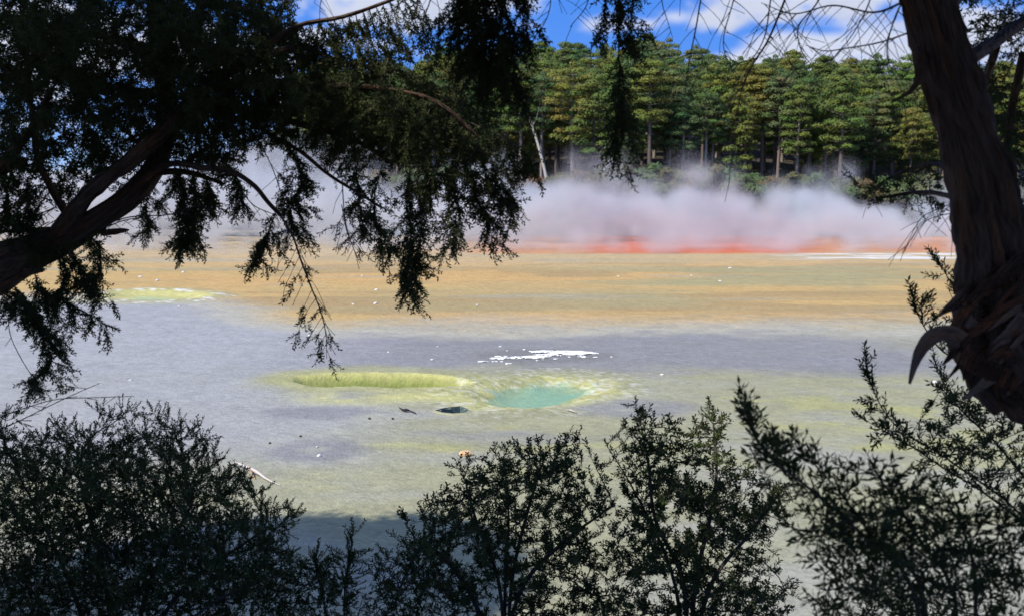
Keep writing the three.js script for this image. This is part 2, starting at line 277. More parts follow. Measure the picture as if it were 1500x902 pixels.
// ---------------------------------------------------------------- small things on the flat
const rockGeo = (seed, rx, ry, rz) => { const g = new THREE.IcosahedronGeometry(1, 3), p = g.attributes.position; for (let i = 0; i < p.count; i++) { const x = p.getX(i), y = p.getY(i), z = p.getZ(i), k = 0.72 + 0.55 * fbm(x * 1.4 + seed, y * 1.4 + 9, z * 1.4 + seed * 0.3, 3); p.setXYZ(i, x * k * rx, Math.max(-0.35, y) * k * ry, z * k * rz); } g.computeVertexNormals(); return g; };
const rockAt = (m, px, py, lift = 0.02) => { const p = flat(px, py); m.position.set(p.x, lift, p.z); return m; };
{
  const tanMat = new THREE.MeshStandardMaterial({ vertexColors: true, roughness: 0.85 }), g = rockGeo(3, 0.15, 0.075, 0.11), n = g.attributes.position.count, c = new Float32Array(n * 3);
  for (let i = 0; i < n; i++) { const q = g.attributes.position, k = fbm(q.getX(i) * 14, q.getZ(i) * 14, 2.5, 3), b = k > 0.5 ? [0.62, 0.33, 0.10] : [0.66, 0.52, 0.36]; c.set(b, i * 3); }
  g.setAttribute('color', new THREE.BufferAttribute(c, 3)); rockAt(single('rock', g, tanMat, 'orange and cream rock lying alone on the olive silt', 'rock'), 683, 667, 0.035);
  const pale = std([0.70, 0.68, 0.62]), r = rng(5);
  const spots = [[191, 557, 0.1], [467, 668, 0.11], [569, 516, 0.09], [633, 527, 0.1], [641, 508, 0.08], [733, 508, 0.1], [743, 514, 0.08], [530, 404, 0.13], [551, 425, 0.2], [550, 445, 0.22], [517, 446, 0.14], [699, 447, 0.13], [728, 382, 0.16], [1070, 393, 0.2], [1055, 412, 0.16], [1013, 404, 0.14], [970, 549, 0.1], [896, 523, 0.08], [1370, 560, 0.16], [836, 601, 0.07], [464, 655, 0.05], [205, 406, 0.2], [230, 411, 0.2], [268, 399, 0.2], [262, 449, 0.12], [298, 436, 0.12], [453, 492, 0.12], [906, 405, 0.13]];
  spots.forEach(([px, py, s], i) => { const m = rockAt(single('white_stone', rockGeo(20 + i % 5, s * 0.6, s * 0.3, s * 0.45), pale, 'small white stone scattered on the mineral flat', 'stone', 'white stones on the flat'), px, py, 0.01); m.rotation.y = r() * 6; });
  const dark = std([0.035, 0.028, 0.024]);
  for (const [px, py] of [[395, 649], [541, 613], [575, 613], [440, 639]]) { const m = rockAt(single('dark_stone', rockGeo(40, 0.035, 0.025, 0.03), dark, 'tiny dark stone on the grey silt', 'stone', 'dark stones on the silt'), px, py, 0.005); m.rotation.y = px; }
  const wig = (list, rad) => limb(list.map(([px, py, h]) => { const p = flat(px, py); p.y = h; return p; }), rad, 7, { rough: 0.25, steps: 3 });
  single('dark_stick', wig([[584, 599, 0.05], [590, 601.5, 0.03], [595, 603.5, 0.06], [600, 603, 0.03], [609, 606, 0.02]], [0.01, 0.03, 0.035, 0.02, 0.012]), dark, 'short dark crooked stick beside the sink hole', 'stick');
  single('pale_stick', wig([[830, 601, 0.02], [836, 603, 0.04], [845, 605, 0.02]], [0.012, 0.025, 0.012]), std([0.5, 0.46, 0.38]), 'short pale stick below the teal pool', 'stick');
  const log = thing('bleached_branch', 'bleached white dead branch lying on the flat by the dense bush', 'branch');
  const wood = std([0.62, 0.55, 0.49], { roughness: 0.7 });
  part('main_stem', wig([[343, 683, 0.10], [362, 690.5, 0.09], [376, 697, 0.08], [388, 703.5, 0.05], [398, 708, 0.035], [410, 712, 0.02]], [0.015, 0.032, 0.036, 0.024, 0.016, 0.006]), wood, log);
  part('side_stem', wig([[366, 693, 0.1], [371, 700, 0.03], [374, 703, 0.015]], [0.02, 0.018, 0.008]), std([0.40, 0.26, 0.15]), log);
  // white sinter crusts standing a little proud of the mud
  const crust = std([0.80, 0.79, 0.77], { roughness: 0.8, side: THREE.DoubleSide });
  const plates = [[[757, 515], [800, 512.5], [850, 513.5], [876, 518], [872, 522], [852, 524], [825, 521], [800, 520], [775, 518]], [[708, 528], [722, 521], [750, 521.5], [790, 521], [808, 523], [795, 527], [760, 526], [735, 528]], [[812, 525.5], [836, 527], [828, 530], [805, 527.5]], [[830, 536], [852, 535.6], [880, 536.4], [850, 537.4]], [[738, 532], [748, 531], [746, 534], [740, 534]]];
  plates.forEach((pl, k) => {
    const pg = poly(pl), P = [], I = [], id = new Map(), st = 0.035, xs = pg.map((p) => p[0]), zs = pg.map((p) => p[1]);
    const solid = (x, z) => edge(pg, x, z) / 0.45 + (fbm(x * 1.1 + k * 7, z * 3.4, 1.5, 4) - 0.5) * 3.6 + (fbm(x * 5, z * 8, 3.5, 3) - 0.5) * 1.3;
    const node = (a, b) => { const key = a + ':' + b; if (!id.has(key)) { const x = a * st, z = b * st, m = solid(x, z), w = (hash(a, b, 5) - 0.5) * 0.016; id.set(key, P.length / 3); P.push(x + w, m > 0.3 ? 0.024 + 0.008 * clamp(m * 0.3) + 0.012 * fbm(x * 9, z * 9, 0.5, 2) : 0.012, z + w * 0.7); } return id.get(key); };
    for (let a = Math.floor((Math.min(...xs) - 0.4) / st); a < (Math.max(...xs) + 0.4) / st; a++) for (let b = Math.floor((Math.min(...zs) - 0.3) / st); b < (Math.max(...zs) + 0.3) / st; b++) { if (solid((a + 0.5) * st, (b + 0.5) * st) < 0.3) continue; const q = [node(a, b), node(a, b + 1), node(a + 1, b + 1), node(a + 1, b)]; I.push(q[0], q[1], q[2], q[0], q[2], q[3]); }
    const g = new THREE.BufferGeometry(); g.setAttribute('position', new THREE.Float32BufferAttribute(P, 3)); g.setIndex(I); g.computeVertexNormals();
    single('mineral_crust', g, crust, ['broad white mineral crust in the slate grey mud, the largest', 'long white mineral crust next to the largest crust', 'small white crust fragment beside the two big crusts', 'thin white crust sliver in grey mud above the teal pool', 'tiny white crust flake at the end of the long crust'][k], 'crust', 'white crusts in the grey mud');
  });
}

// ---------------------------------------------------------------- pines on the hillside
const barkMap = tileTexture(256, (u, v) => { const a = wrapNoise(u, v, 24, 6, 21), b = wrapNoise(u, v, 90, 30, 22), k = 0.55 + 0.5 * a * 0.7 + 0.3 * (b - 0.5); return [k, k * 0.95, k * 0.9]; });
const barks = [[0.30, 0.24, 0.205], [0.38, 0.335, 0.30], [0.20, 0.16, 0.14]].map((c) => new THREE.MeshStandardMaterial({ color: lin(c), map: barkMap, roughness: 1 }));
const needleTones = [[0.155, 0.215, 0.052], [0.125, 0.19, 0.058], [0.20, 0.235, 0.052], [0.235, 0.235, 0.055], [0.11, 0.175, 0.064], [0.17, 0.21, 0.078]];
const needles = needleTones.map((c) => new THREE.MeshPhysicalMaterial({ color: lin(c), vertexColors: true, roughness: 1, transmission: 0.32, thickness: 0, specularIntensity: 0.3, side: THREE.DoubleSide }));
function clumpInto(s, r, c, rad, flatY, n, tint) {
  const up = V(0, 1, 0), a = V(), b = V(), t = V(), side = V();
  for (let i = 0; i < n; i++) {
    t.set(gauss(r), gauss(r), gauss(r)).normalize(); if (t.y < -0.25) t.y *= -0.4; t.normalize();
    const q = rad * (0.45 + 0.55 * Math.sqrt(r())); a.set(c.x + t.x * q, c.y + t.y * q * flatY, c.z + t.z * q);
    const nrm = t.clone().addScaledVector(up, 0.35).add(V(gauss(r), gauss(r), gauss(r)).multiplyScalar(0.34)).normalize(), d = V(gauss(r), gauss(r) + 0.7, gauss(r)).addScaledVector(t, 0.8); d.addScaledVector(nrm, -d.dot(nrm)).normalize(); side.crossVectors(d, nrm).normalize();
    const L = 0.24 + 0.26 * r(), w = 0.06 + 0.05 * r(); b.copy(a).addScaledVector(d, L);
    s.tri(a.clone().addScaledVector(side, w), a.clone().addScaledVector(side, -w), b);
    const m = 0.8 + 0.4 * r(); s.color([tint[0] * m, tint[1] * m, tint[2] * m]);
  }
}
function pine(seed, H, o = {}) {
  const r = rng(seed * 77 + 5), { low = 0.42, wide = 3.0, lean = 0, dens = 1 } = o, root = new THREE.Group();
  const top = V(lean * H + gauss(r) * 0.6, H, gauss(r) * 0.5), mid = V(lean * H * 0.4 + gauss(r) * 0.4, H * 0.5, gauss(r) * 0.3);
  const curve = new THREE.CatmullRomCurve3([V(0, -0.6, 0), mid, top]), rad = 0.13 + H * 0.0085;
  part('trunk', limb([V(0, -0.6, 0), mid.clone().multiplyScalar(0.5), mid, mid.clone().lerp(top, 0.5), top], [rad * 1.25, rad, rad * 0.8, rad * 0.5, 0.04], 7, { rough: 0.12, steps: 3 }), barks[seed % 2], root);
  const sticks = [], crown = new Soup();
  for (let y = low * H; y < H * 0.985; y += 0.9 + 0.55 * r()) {
    const f = (y - low * H) / (H * (1 - low)), len = wide * Math.min(1, 0.62 + f * 1.0) * Math.pow(Math.max(0.02, 1 - f * f), 0.55), k = 3 + Math.floor(r() * 2.4), a0 = r() * 7, c = curve.getPoint((y + 0.6) / (H + 0.6));
    for (let i = 0; i < k; i++) {
      const a = a0 + i / k * 6.283 + gauss(r) * 0.3, L = len * (0.6 + 0.5 * r()), e = V(c.x + Math.cos(a) * L, c.y + L * (0.16 + 0.3 * f + 0.12 * gauss(r)), c.z + Math.sin(a) * L);
      sticks.push(limb([c, c.clone().lerp(e, 0.5).add(V(0, -0.1, 0)), e], [0.055, 0.04, 0.02], 4, { steps: 2, cap: false }));
      const tint = [0.85 + 0.35 * r(), 0.9 + 0.22 * r(), 0.85 + 0.25 * r()], R = 0.74 + 0.5 * r() + 0.1 * L;
      clumpInto(crown, r, e, R, 0.62, 165 * dens, tint);
      if (L > 1.5) clumpInto(crown, r, c.clone().lerp(e, 0.55).add(V(gauss(r) * 0.3, 0.25, gauss(r) * 0.3)), R * 0.85, 0.65, 105 * dens, tint);
    }
  }
  clumpInto(crown, r, top, 0.6, 1.3, 110, [1, 1, 1]);
  for (let y = 1.5; y < low * H; y += 0.8 + r()) { const c = curve.getPoint((y + 0.6) / (H + 0.6)), a = r() * 6.28, L = 0.5 + 1.5 * r() * r(), e = V(c.x + Math.cos(a) * L, c.y + gauss(r) * 0.35, c.z + Math.sin(a) * L); sticks.push(limb([c, c.clone().lerp(e, 0.5).add(V(0, 0.12, 0)), e], [0.035, 0.025, 0.012], 4, { steps: 2, cap: false })); }
  part('limbs', mergeGeometries(sticks), barks[1], root, 'stuff');
  part('crown', crown.geometry(), needles[seed % needles.length], root);
  return root;
}
{
  const protos = [pine(1, 15, { low: 0.28, wide: 3.4 }), pine(2, 17, { low: 0.36, wide: 3.1 }), pine(3, 16, { low: 0.46, wide: 2.9 }), pine(4, 17, { low: 0.38, wide: 3.2 }), pine(5, 14, { low: 0.3, wide: 3.0, lean: 0.05 }), pine(6, 13, { low: 0.14, wide: 3.3 }), pine(7, 17, { low: 0.5, wide: 2.6 }), pine(8, 16, { low: 0.34, wide: 3.0, lean: -0.06 })];
  const r = rng(99);
  const toneName = ['fresh green', 'deep green', 'yellowish green', 'olive yellow', 'blue green', 'grey green'], form = ['full tiered', 'tall broad', 'thin-crowned', 'tall round-topped', 'slightly leaning', 'low-branched', 'long-trunked', 'left-leaning'.replace('left-', 'crooked ')];
  const put = (k, px, d, s, tone, label, group, y) => {
    if (group) label = label.replace('green pine', 'pine').replace('pine', form[k] + ' ' + toneName[tone] + ' pine');
    const o = protos[k].clone(), x = (px - 750) / F * d; o.name = numbered('pine_tree'); o.position.set(x, (y ?? hillY(x, -d)) - 0.05, -d); o.rotation.y = r() * 6.283; o.scale.set(s * (0.93 + 0.16 * r()), s, s * (0.93 + 0.16 * r())); o.scale.multiplyScalar(0.84);
    o.userData = { label, category: 'tree' }; if (group) o.userData.group = group;
    o.children[2].material = needles[tone]; o.children[0].material = barks[Math.floor(r() * 3)]; scene.add(o); return o;
  };
  // the wood's edge, tree by tree as they stand
  put(0, 868, 116, 1.06, 0, 'pine with big rounded tufts standing out at the edge of the wood');
  put(5, 905, 114, 0.62, 5, 'young pine, lowest of all, just before the big tufted pine');
  const front = [[640, 2], [665, 6], [690, 3], [716, 7], [742, 6], [765, 2], [790, 6], [812, 2], [835, 3], [925, 7], [948, 6], [972, 4], [996, 3], [1022, 6], [1040, 2], [1066, 5], [1092, 3], [1112, 6], [1136, 2], [1160, 7], [1182, 6], [1206, 3], [1226, 1], [1250, 0], [1276, 3], [1300, 6], [1322, 2], [1345, 5], [1368, 7], [1392, 3], [1420, 1], [1450, 2], [1485, 3], [1515, 1], [600, 2], [570, 3], [540, 6], [505, 2], [470, 3], [435, 7]];
  for (const [px, k] of front) put(k, px + gauss(r) * 5, 116 + 8 * r(), 0.74 + 0.3 * r(), Math.floor(r() * 6), 'pine with bare lower trunk at the front edge of the wood', 'pines along the front edge of the wood');
  for (let row = 0; row < 9; row++) {
    const d0 = 124 + row * 7.2, n = 23 + row;
    for (let i = 0; i < n; i++) {
      const d = d0 + gauss(r) * 3, px = mix(430, 1530, (i + 0.5 + gauss(r) * 0.3) / n), s = (0.92 + 0.25 * r()) * (px < 620 ? 0.82 : 1) * (row === 8 && r() < 0.3 ? 1.12 : 1);
      put(row < 4 && r() < 0.3 ? [0, 5, 4][Math.floor(r() * 3)] : Math.floor(r() * 8), px, d, s, Math.floor(r() * 6), row > 6 ? 'green pine forming the wooded skyline' : 'green pine in the thick of the wood on the hillside', row > 6 ? 'pines on the skyline' : 'pines in the thick of the wood');
    }
  }
  // bushes at the foot of the wood
  const bush = (seed, w, h, tint) => {
    const root = new THREE.Group(), q = rng(seed), s = new Soup(), st = [];
    for (let i = 0; i < 16; i++) { const a = q() * 6.283, L = w * Math.sqrt(q()), e = V(Math.cos(a) * L, h * (0.35 + 0.6 * q()) * (1 - 0.5 * (L / w) ** 2), Math.sin(a) * L); st.push(limb([V(gauss(q) * 0.1, -0.3, gauss(q) * 0.1), e.clone().multiplyScalar(0.5).add(V(0, 0.2, 0)), e], [0.05, 0.04, 0.02], 4, { steps: 2, cap: false })); clumpInto(s, q, e, 0.55 + 0.35 * q(), 0.7, 130, [tint[0] * (0.8 + 0.4 * q()), tint[1] * (0.85 + 0.3 * q()), tint[2]]); }
    part('stems', mergeGeometries(st), barks[2], root, 'stuff'); part('foliage', s.geometry(), bushMat, root); return root;
  };
  const bushMat = new THREE.MeshPhysicalMaterial({ color: lin([0.11, 0.115, 0.035]), vertexColors: true, roughness: 1, transmission: 0.2, thickness: 0, side: THREE.DoubleSide });
  const bp = [bush(1, 2.2, 2.6, [1, 1, 1]), bush(2, 1.7, 2.0, [1.25, 0.95, 0.9]), bush(3, 2.6, 2.2, [0.85, 1.05, 1])];
  const bs = [[700, 0, 1.2], [735, 1, 1.2], [825, 0, 0.9], [848, 1, 1.1], [872, 2, 1.0], [893, 0, 1.2], [918, 1, 1.1], [940, 2, 1.1], [962, 2, 1.3], [985, 0, 1.1], [1010, 1, 1], [1035, 0, 1.2], [1068, 2, 1.2], [1100, 2, 1.0], [1130, 1, 1.0], [1165, 0, 1.1], [1200, 2, 1.2], [1232, 0, 1.0], [1260, 1, 1.1], [1300, 2, 1.2], [1340, 0, 1.3], [1380, 1, 1.2], [1420, 2, 1.3], [1460, 0, 1.2], [655, 2, 1.2], [610, 0, 1.1], [560, 1, 1.1], [510, 2, 1.1], [465, 0, 1.0]];
  for (const [px, k, s] of bs) { const d = 108.5 + 3.5 * r() - 3 * ss(1000, 1400, px), o = bp[k].clone(), x = (px - 750) / F * d; o.name = numbered('scrub_bush'); o.position.set(x, hillY(x, -d) - 0.05, -d); o.rotation.y = r() * 6; o.scale.setScalar(s * 1.2); o.userData = { label: ['domed olive', 'small reddish brown', 'wide spreading green'][k] + ' scrub bush at the foot of the pines', category: 'bush', group: 'scrub along the foot of the wood' }; scene.add(o); }
  const rusty = bush(9, 1.7, 1.7, [2.6, 1.1, 0.8]); rusty.name = 'rusty_bush'; { const d = 110, x = (782 - 750) / F * d; rusty.position.set(x, hillY(x, -d) + 0.5, -d); } rusty.userData = { label: 'rust coloured dying bush under the leaning dead trunk', category: 'bush' }; scene.add(rusty);
  // dead wood
  const grey = std([0.46, 0.43, 0.39]);
  const P = (px, py, d) => at(px, py, d);
  const snag = thing('dead_tree', 'pale dead trunk leaning among the pines behind the rusty bush', 'dead tree');
  part('trunk', limb([P(806, 290, 115), P(795, 236, 115), P(780, 185, 115), P(762, 130, 115)], [0.24, 0.2, 0.17, 0.09], 7, { rough: 0.1 }), grey, snag);
  part('limb', limb([P(780, 185, 115), P(786, 172, 114.6), P(790, 155, 114.3)], [0.08, 0.06, 0.02], 5), grey, snag);
  const dead = thing('dead_branch', 'silvery dead branch arching out of the scrub under the pines', 'branch');
  part('main_stem', limb([P(882, 251, 105.6), P(890, 243, 105.5), P(897, 237, 105.4), P(903, 242, 105.5), P(899, 250, 105.6)], [0.05, 0.06, 0.07, 0.06, 0.05], 6), grey, dead);
  part('side_stem', limb([P(897, 237, 105.4), P(888, 237.5, 105.2), P(882, 240, 105.2)], [0.05, 0.04, 0.02], 5), grey, dead);
  part('side_stem', limb([P(890, 236.5, 105.3), P(898, 235, 105.2), P(904, 240, 105.3), P(904, 244, 105.3)], [0.04, 0.05, 0.06, 0.04], 5), grey, dead);
  scene.children.filter((o) => /pine|bush/.test(o.name)).forEach(shadowed);
}

// ---------------------------------------------------------------- steam: clouds of fine droplets over the hot pool
{
  const puff = (seed, n, size) => { const r = rng(seed), s = new Soup(); for (let i = 0; i < n; i++) { const c = V(gauss(r), gauss(r) * 0.8, gauss(r)), a = V(gauss(r), gauss(r), gauss(r)).normalize(), b = V().crossVectors(a, V(gauss(r), gauss(r), gauss(r))).normalize(); const k = size * (0.6 + 0.8 * r()); s.tri(c.clone().addScaledVector(a, k), c.clone().addScaledVector(a, -k * 0.5).addScaledVector(b, k * 0.86), c.clone().addScaledVector(a, -k * 0.5).addScaledVector(b, -k * 0.86)); } return s.geometry(); };
  const r = rng(4242), dense = [], thin = [];
  const topAt = (px) => { const base = px < 700 ? mix(7.2, 5.8, ss(300, 700, px)) : mix(5.6, 3.9, ss(1000, 1420, px)); return base * (0.42 + 1.1 * fbm(px * 0.016, 3.3, 0.5, 4)); };
  for (let i = 0; i < 30000 && dense.length < 2900; i++) {
    const px = mix(-60, 1500, r()), d = mix(74, 100, Math.pow(r(), 0.75)), x = (px - 750) / F * d, top = topAt(px), y = top * 1.25 * Math.pow(r(), 1.15) + 0.25, f = y / top;
    const n = fbm(x * 0.22 + f * 1.2, y * 0.30 - x * 0.03, d * 0.16, 4);
    if (n < mix(0.30, 0.64, ss(0.25, 1.15, f))) continue;
    if (d < 82 && r() < 0.55 * ss(600, 800, px)) continue;         // thinner over the red shelf
    if (px < 620 && y < 0.9 && r() < 0.5) continue;
    (f > 0.8 || d < 80 ? thin : dense).push([x, y, -d, mix(0.55, 1.25, r()) * mix(0.75, 1.15, f)]);
  }
  for (let i = 0; i < 420; i++) { const px = mix(150, 1420, r()), d = mix(70.5, 80, r()), x = (px - 750) / F * d; if (fbm(x * 0.3, d * 0.3, 0.5, 3) < 0.45) continue; thin.push([x, 0.2 + 1.4 * r() * r(), -d, 0.7 + 0.5 * r()]); }
  const mat = new THREE.MeshPhysicalMaterial({ color: lin([0.80, 0.81, 0.83]), roughness: 1, transmission: 0.5, thickness: 0, specularIntensity: 0, side: THREE.DoubleSide });
  const root = thing('steam', 'white steam rising from the hot pool in front of the pines', 'steam'); root.userData.kind = 'stuff';
  const lay = (list, geo, name) => { const m = new THREE.InstancedMesh(geo, mat, list.length), q = new THREE.Object3D(); list.forEach(([x, y, z, s], i) => { q.position.set(x, y, z); q.rotation.set(r() * 6, r() * 6, r() * 6); q.scale.setScalar(s); q.updateMatrix(); m.setMatrixAt(i, q.matrix); }); m.name = name; m.userData.kind = 'stuff'; m.castShadow = m.receiveShadow = true; root.add(m); };
  lay(dense, puff(1, 12000, 0.0092), 'thick_steam'); lay(thin, puff(2, 12000, 0.0057), 'thin_steam');
  console.log('steam puffs', dense.length, thin.length);
}

// ---------------------------------------------------------------- visitors on the boardwalk in the steam
{
  const deck = thing('boardwalk', 'low timber boardwalk half lost in the steam', 'boardwalk'), wood = std([0.34, 0.30, 0.26]);
  const A = flat(120, 344), B = flat(400, 346), len = A.distanceTo(B), dir = B.clone().sub(A).normalize(), turn = Math.atan2(-dir.z, dir.x), mid = A.clone().add(B).multiplyScalar(0.5);
  const bx = (w, h, d, x, y, z) => { const g = new THREE.BoxGeometry(w, h, d); g.translate(x, y, z); return g; };
  deck.position.copy(mid); deck.rotation.y = turn;
  part('deck', bx(len, 0.08, 1.6, 0, 0.34, 0), wood, deck);
  for (const s of [-1, 1]) part('kerb_rail', bx(len, 0.12, 0.1, 0, 0.442, s * 0.74), std([0.55, 0.52, 0.47]), deck);
  for (let i = 0; i <= 8; i++) for (const s of [-1, 1]) part('post', bx(0.14, 0.3, 0.14, (i / 8 - 0.5) * (len - 0.3), 0.148, s * 0.6), wood, deck);
  const cap = (p, a, b, ra, rb) => { const ab = V().subVectors(b, a), t = clamp(V().subVectors(p, a).dot(ab) / ab.lengthSq()); return p.distanceTo(a.clone().addScaledVector(ab, t)) - mix(ra, rb, t); };
  const body = (top, legs, hairC, stride) => {
    const bones = [[[0, 1.0, 0], [0, 1.42, 0], 0.15, 0.17], [[-0.15, 1.42, 0], [0.15, 1.42, 0], 0.07, 0.07], [[0, 1.42, 0], [0, 1.55, 0.01], 0.055, 0.05], [[0, 1.62, 0.02], [0, 1.68, 0.01], 0.09, 0.105]];
    for (const s of [-1, 1]) bones.push([[s * 0.09, 0.95, 0], [s * 0.1, 0.5, s * stride], 0.1, 0.065], [[s * 0.1, 0.5, s * stride], [s * 0.1, 0.08, s * stride * 1.4 - 0.02], 0.062, 0.045], [[s * 0.1, 0.05, s * stride * 1.4 - 0.03], [s * 0.11, 0.04, s * stride * 1.4 + 0.15], 0.05, 0.04], [[s * 0.2, 1.4, 0], [s * 0.25, 1.13, -s * 0.04], 0.055, 0.045], [[s * 0.25, 1.13, -s * 0.04], [s * 0.22, 0.9, 0.1], 0.042, 0.033], [[s * 0.22, 0.9, 0.1], [s * 0.215, 0.8, 0.13], 0.036, 0.026]);
    const B2 = bones.map(([a, b, ra, rb]) => [V(...a), V(...b), ra, rb]), N = 64, mc = new MarchingCubes(N, new THREE.MeshStandardMaterial(), false, false, 60000); mc.isolation = 0;
    for (let k = 0; k < N; k++) for (let j = 0; j < N; j++) for (let i = 0; i < N; i++) { const p = V((i / N * 2 - 1), (j / N * 2 - 1) + 0.88, (k / N * 2 - 1)); let m = 1e9; for (const [a, b, ra, rb] of B2) { const q = cap(p, a, b, ra, rb), h = clamp(0.5 + 0.5 * (m - q) / 0.04); m = mix(m, q, h) - 0.04 * h * (1 - h); } mc.field[i + j * N + k * N * N] = -m; }
    mc.update(); const n = mc.count, P = mc.positionArray.slice(0, n * 3), Nn = mc.normalArray.slice(0, n * 3), c = new Float32Array(n * 3);
    for (let i = 0; i < n; i++) { P[i * 3 + 1] += 0.88; const y = P[i * 3 + 1], x = Math.abs(P[i * 3]), z = P[i * 3 + 2]; c.set(y > 1.66 || (y > 1.58 && z < -0.01) ? hairC : y > 1.5 ? [0.48, 0.30, 0.22] : y < 0.93 && x > 0.17 ? [0.48, 0.30, 0.22] : y > 0.96 || x > 0.17 ? top : y > 0.1 ? legs : [0.04, 0.04, 0.04], i * 3); }
    const g = new THREE.BufferGeometry(); g.setAttribute('position', new THREE.BufferAttribute(P, 3)); g.setAttribute('normal', new THREE.BufferAttribute(Nn, 3)); g.setAttribute('color', new THREE.BufferAttribute(c, 3)); return g;
  };
  const pm = new THREE.MeshStandardMaterial({ vertexColors: true, roughness: 0.85 });
  const stand = (px, turnY, geo, label) => { const m = single('person', geo, pm, label, 'person', 'visitors on the boardwalk'), t = (px - 120) / 280, p = A.clone().lerp(B, t); m.position.set(p.x, 0.385, p.z); m.rotation.y = turnY; return m; };
  stand(236, 2.5, body([0.20, 0.12, 0.08], [0.05, 0.05, 0.07], [0.85, 0.84, 0.82], 0.06), 'person in brown jacket and white hat standing on the boardwalk in the steam');
  stand(220, 0.6, body([0.75, 0.77, 0.82], [0.30, 0.06, 0.05], [0.06, 0.04, 0.03], 0.02), 'person in white top beside the one in brown on the steamy boardwalk');
  stand(342, -0.8, body([0.16, 0.22, 0.40], [0.06, 0.07, 0.10], [0.05, 0.04, 0.03], 0.12), 'person in blue jacket walking alone along the steamy boardwalk');
}

// ---------------------------------------------------------------- near trees and shrubs
const barkTile = tileTexture(512, (u, v) => { const a = wrapNoise(u, v, 34, 7, 31), b = wrapNoise(u, v, 110, 26, 32), e = wrapNoise(u, v, 9, 3, 33), k = 0.35 + 0.5 * a + 0.35 * (b - 0.4), w = ss(0.55, 0.8, e); return [k * mix(1, 1.35, w), k * mix(0.86, 0.9, w), k * mix(0.75, 0.62, w)]; });
barkTile.repeat.set(2.2, 2.2);
const barkBump = tileTexture(512, (u, v) => [0.6 * wrapNoise(u, v, 34, 7, 31) + 0.4 * wrapNoise(u, v, 110, 26, 32)]); barkBump.repeat.set(2.2, 2.2);
const nearBark = new THREE.MeshStandardMaterial({ color: lin([0.22, 0.165, 0.135]), map: barkTile, bumpMap: barkBump, bumpScale: 0.02, roughness: 0.95 });
const twigMat = std([0.115, 0.09, 0.076]);
const leafMat = (c, t = 0) => t ? new THREE.MeshPhysicalMaterial({ color: lin(c), roughness: 0.9, transmission: t, thickness: 0, specularIntensity: 0.4, side: THREE.DoubleSide }) : new THREE.MeshPhysicalMaterial({ color: lin(c), roughness: 0.9, specularIntensity: 0.3, side: THREE.DoubleSide });
// a leafy shoot along +y: stem, leaves in a spiral, a rosette at the tip
function shoot(seed, len, n, leafL, leafW, open = 0.75) {
  const r = rng(seed), s = new Soup(), q = V(gauss(r) * 0.12, 1, gauss(r) * 0.12).normalize(), pos = (t) => q.clone().multiplyScalar(len * t).add(V(Math.sin(t * 2 + seed) * len * 0.05, 0, Math.cos(t * 2.3 + seed) * len * 0.05 - len * 0.05 * Math.cos(0)));
  for (let i = 0; i < 3; i++) { const a = pos(i / 3), b = pos((i + 1) / 3), w0 = leafW * 0.22, w1 = leafW * 0.16; for (let k = 0; k < 3; k++) { const u = k * 2.094, v = u + 2.094; s.quad(V(a.x + Math.cos(u) * w0, a.y, a.z + Math.sin(u) * w0), V(a.x + Math.cos(v) * w0, a.y, a.z + Math.sin(v) * w0), V(b.x + Math.cos(v) * w1, b.y, b.z + Math.sin(v) * w1), V(b.x + Math.cos(u) * w1, b.y, b.z + Math.sin(u) * w1)); } }
  const leaf = (p, d, L, W) => { const side = V().crossVectors(d, V(gauss(r), gauss(r) + 1.5, gauss(r))).normalize(), nrm = V().crossVectors(side, d), m = p.clone().addScaledVector(d, L * 0.5).addScaledVector(nrm, -L * 0.06), tip = p.clone().addScaledVector(d, L).addScaledVector(nrm, -L * 0.0); const a = m.clone().addScaledVector(side, W * 0.5).addScaledVector(nrm, W * 0.18), b = m.clone().addScaledVector(side, -W * 0.5).addScaledVector(nrm, W * 0.18); s.quad(p, a, tip, b); };
  for (let i = 0; i < n; i++) { const t = Math.min(1, (i + 0.8) / n), a = i * 2.4 + r(), e = open * (0.8 + 0.4 * r()) * (t > 0.85 ? 0.75 : 1), d = V(Math.cos(a) * Math.sin(e), Math.cos(e), Math.sin(a) * Math.sin(e)); leaf(pos(t), d, leafL * (0.7 + 0.5 * r()), leafW * (0.8 + 0.4 * r())); }
  return s.geometry();
}
// Grows branches from given nodes {p, parent} towards scattered points: space colonisation.
function grow(nodes, goals, step, reach, kill, o = {}) {
  const { pull = V(0, 0, 0), rounds = 120, seed = 1 } = o, r = rng(seed), near = new Int32Array(goals.length).fill(-1), dist = new Float32Array(goals.length).fill(1e9), alive = goals.map(() => true); let done = 0;
  for (let round = 0; round < rounds; round++) {
    for (let k = done; k < nodes.length; k++) { const p = nodes[k].p; for (let g = 0; g < goals.length; g++) if (alive[g]) { const d = goals[g].distanceToSquared(p); if (d < dist[g]) { dist[g] = d; near[g] = k; } } }
    done = nodes.length; const want = new Map();
    for (let g = 0; g < goals.length; g++) { if (!alive[g]) continue; if (dist[g] < kill * kill) { alive[g] = false; continue; } if (dist[g] > reach * reach) continue; const k = near[g], v = want.get(k) ?? V(0, 0, 0); v.add(goals[g].clone().sub(nodes[k].p).normalize()); want.set(k, v); }
    if (!want.size) break;
    for (const [k, v] of want) { v.normalize().addScaledVector(pull, 1).add(V(gauss(r), gauss(r), gauss(r)).multiplyScalar(0.16)).normalize(); const q = nodes[k].p.clone().addScaledVector(v, step); if ((nodes[k].kids ?? 0) > 3) { for (let g = 0; g < goals.length; g++) if (near[g] === k && r() < 0.5) alive[g] = false; continue; } nodes[k].kids = (nodes[k].kids ?? 0) + 1; nodes.push({ p: q, parent: k }); }
  }
  return nodes;
}
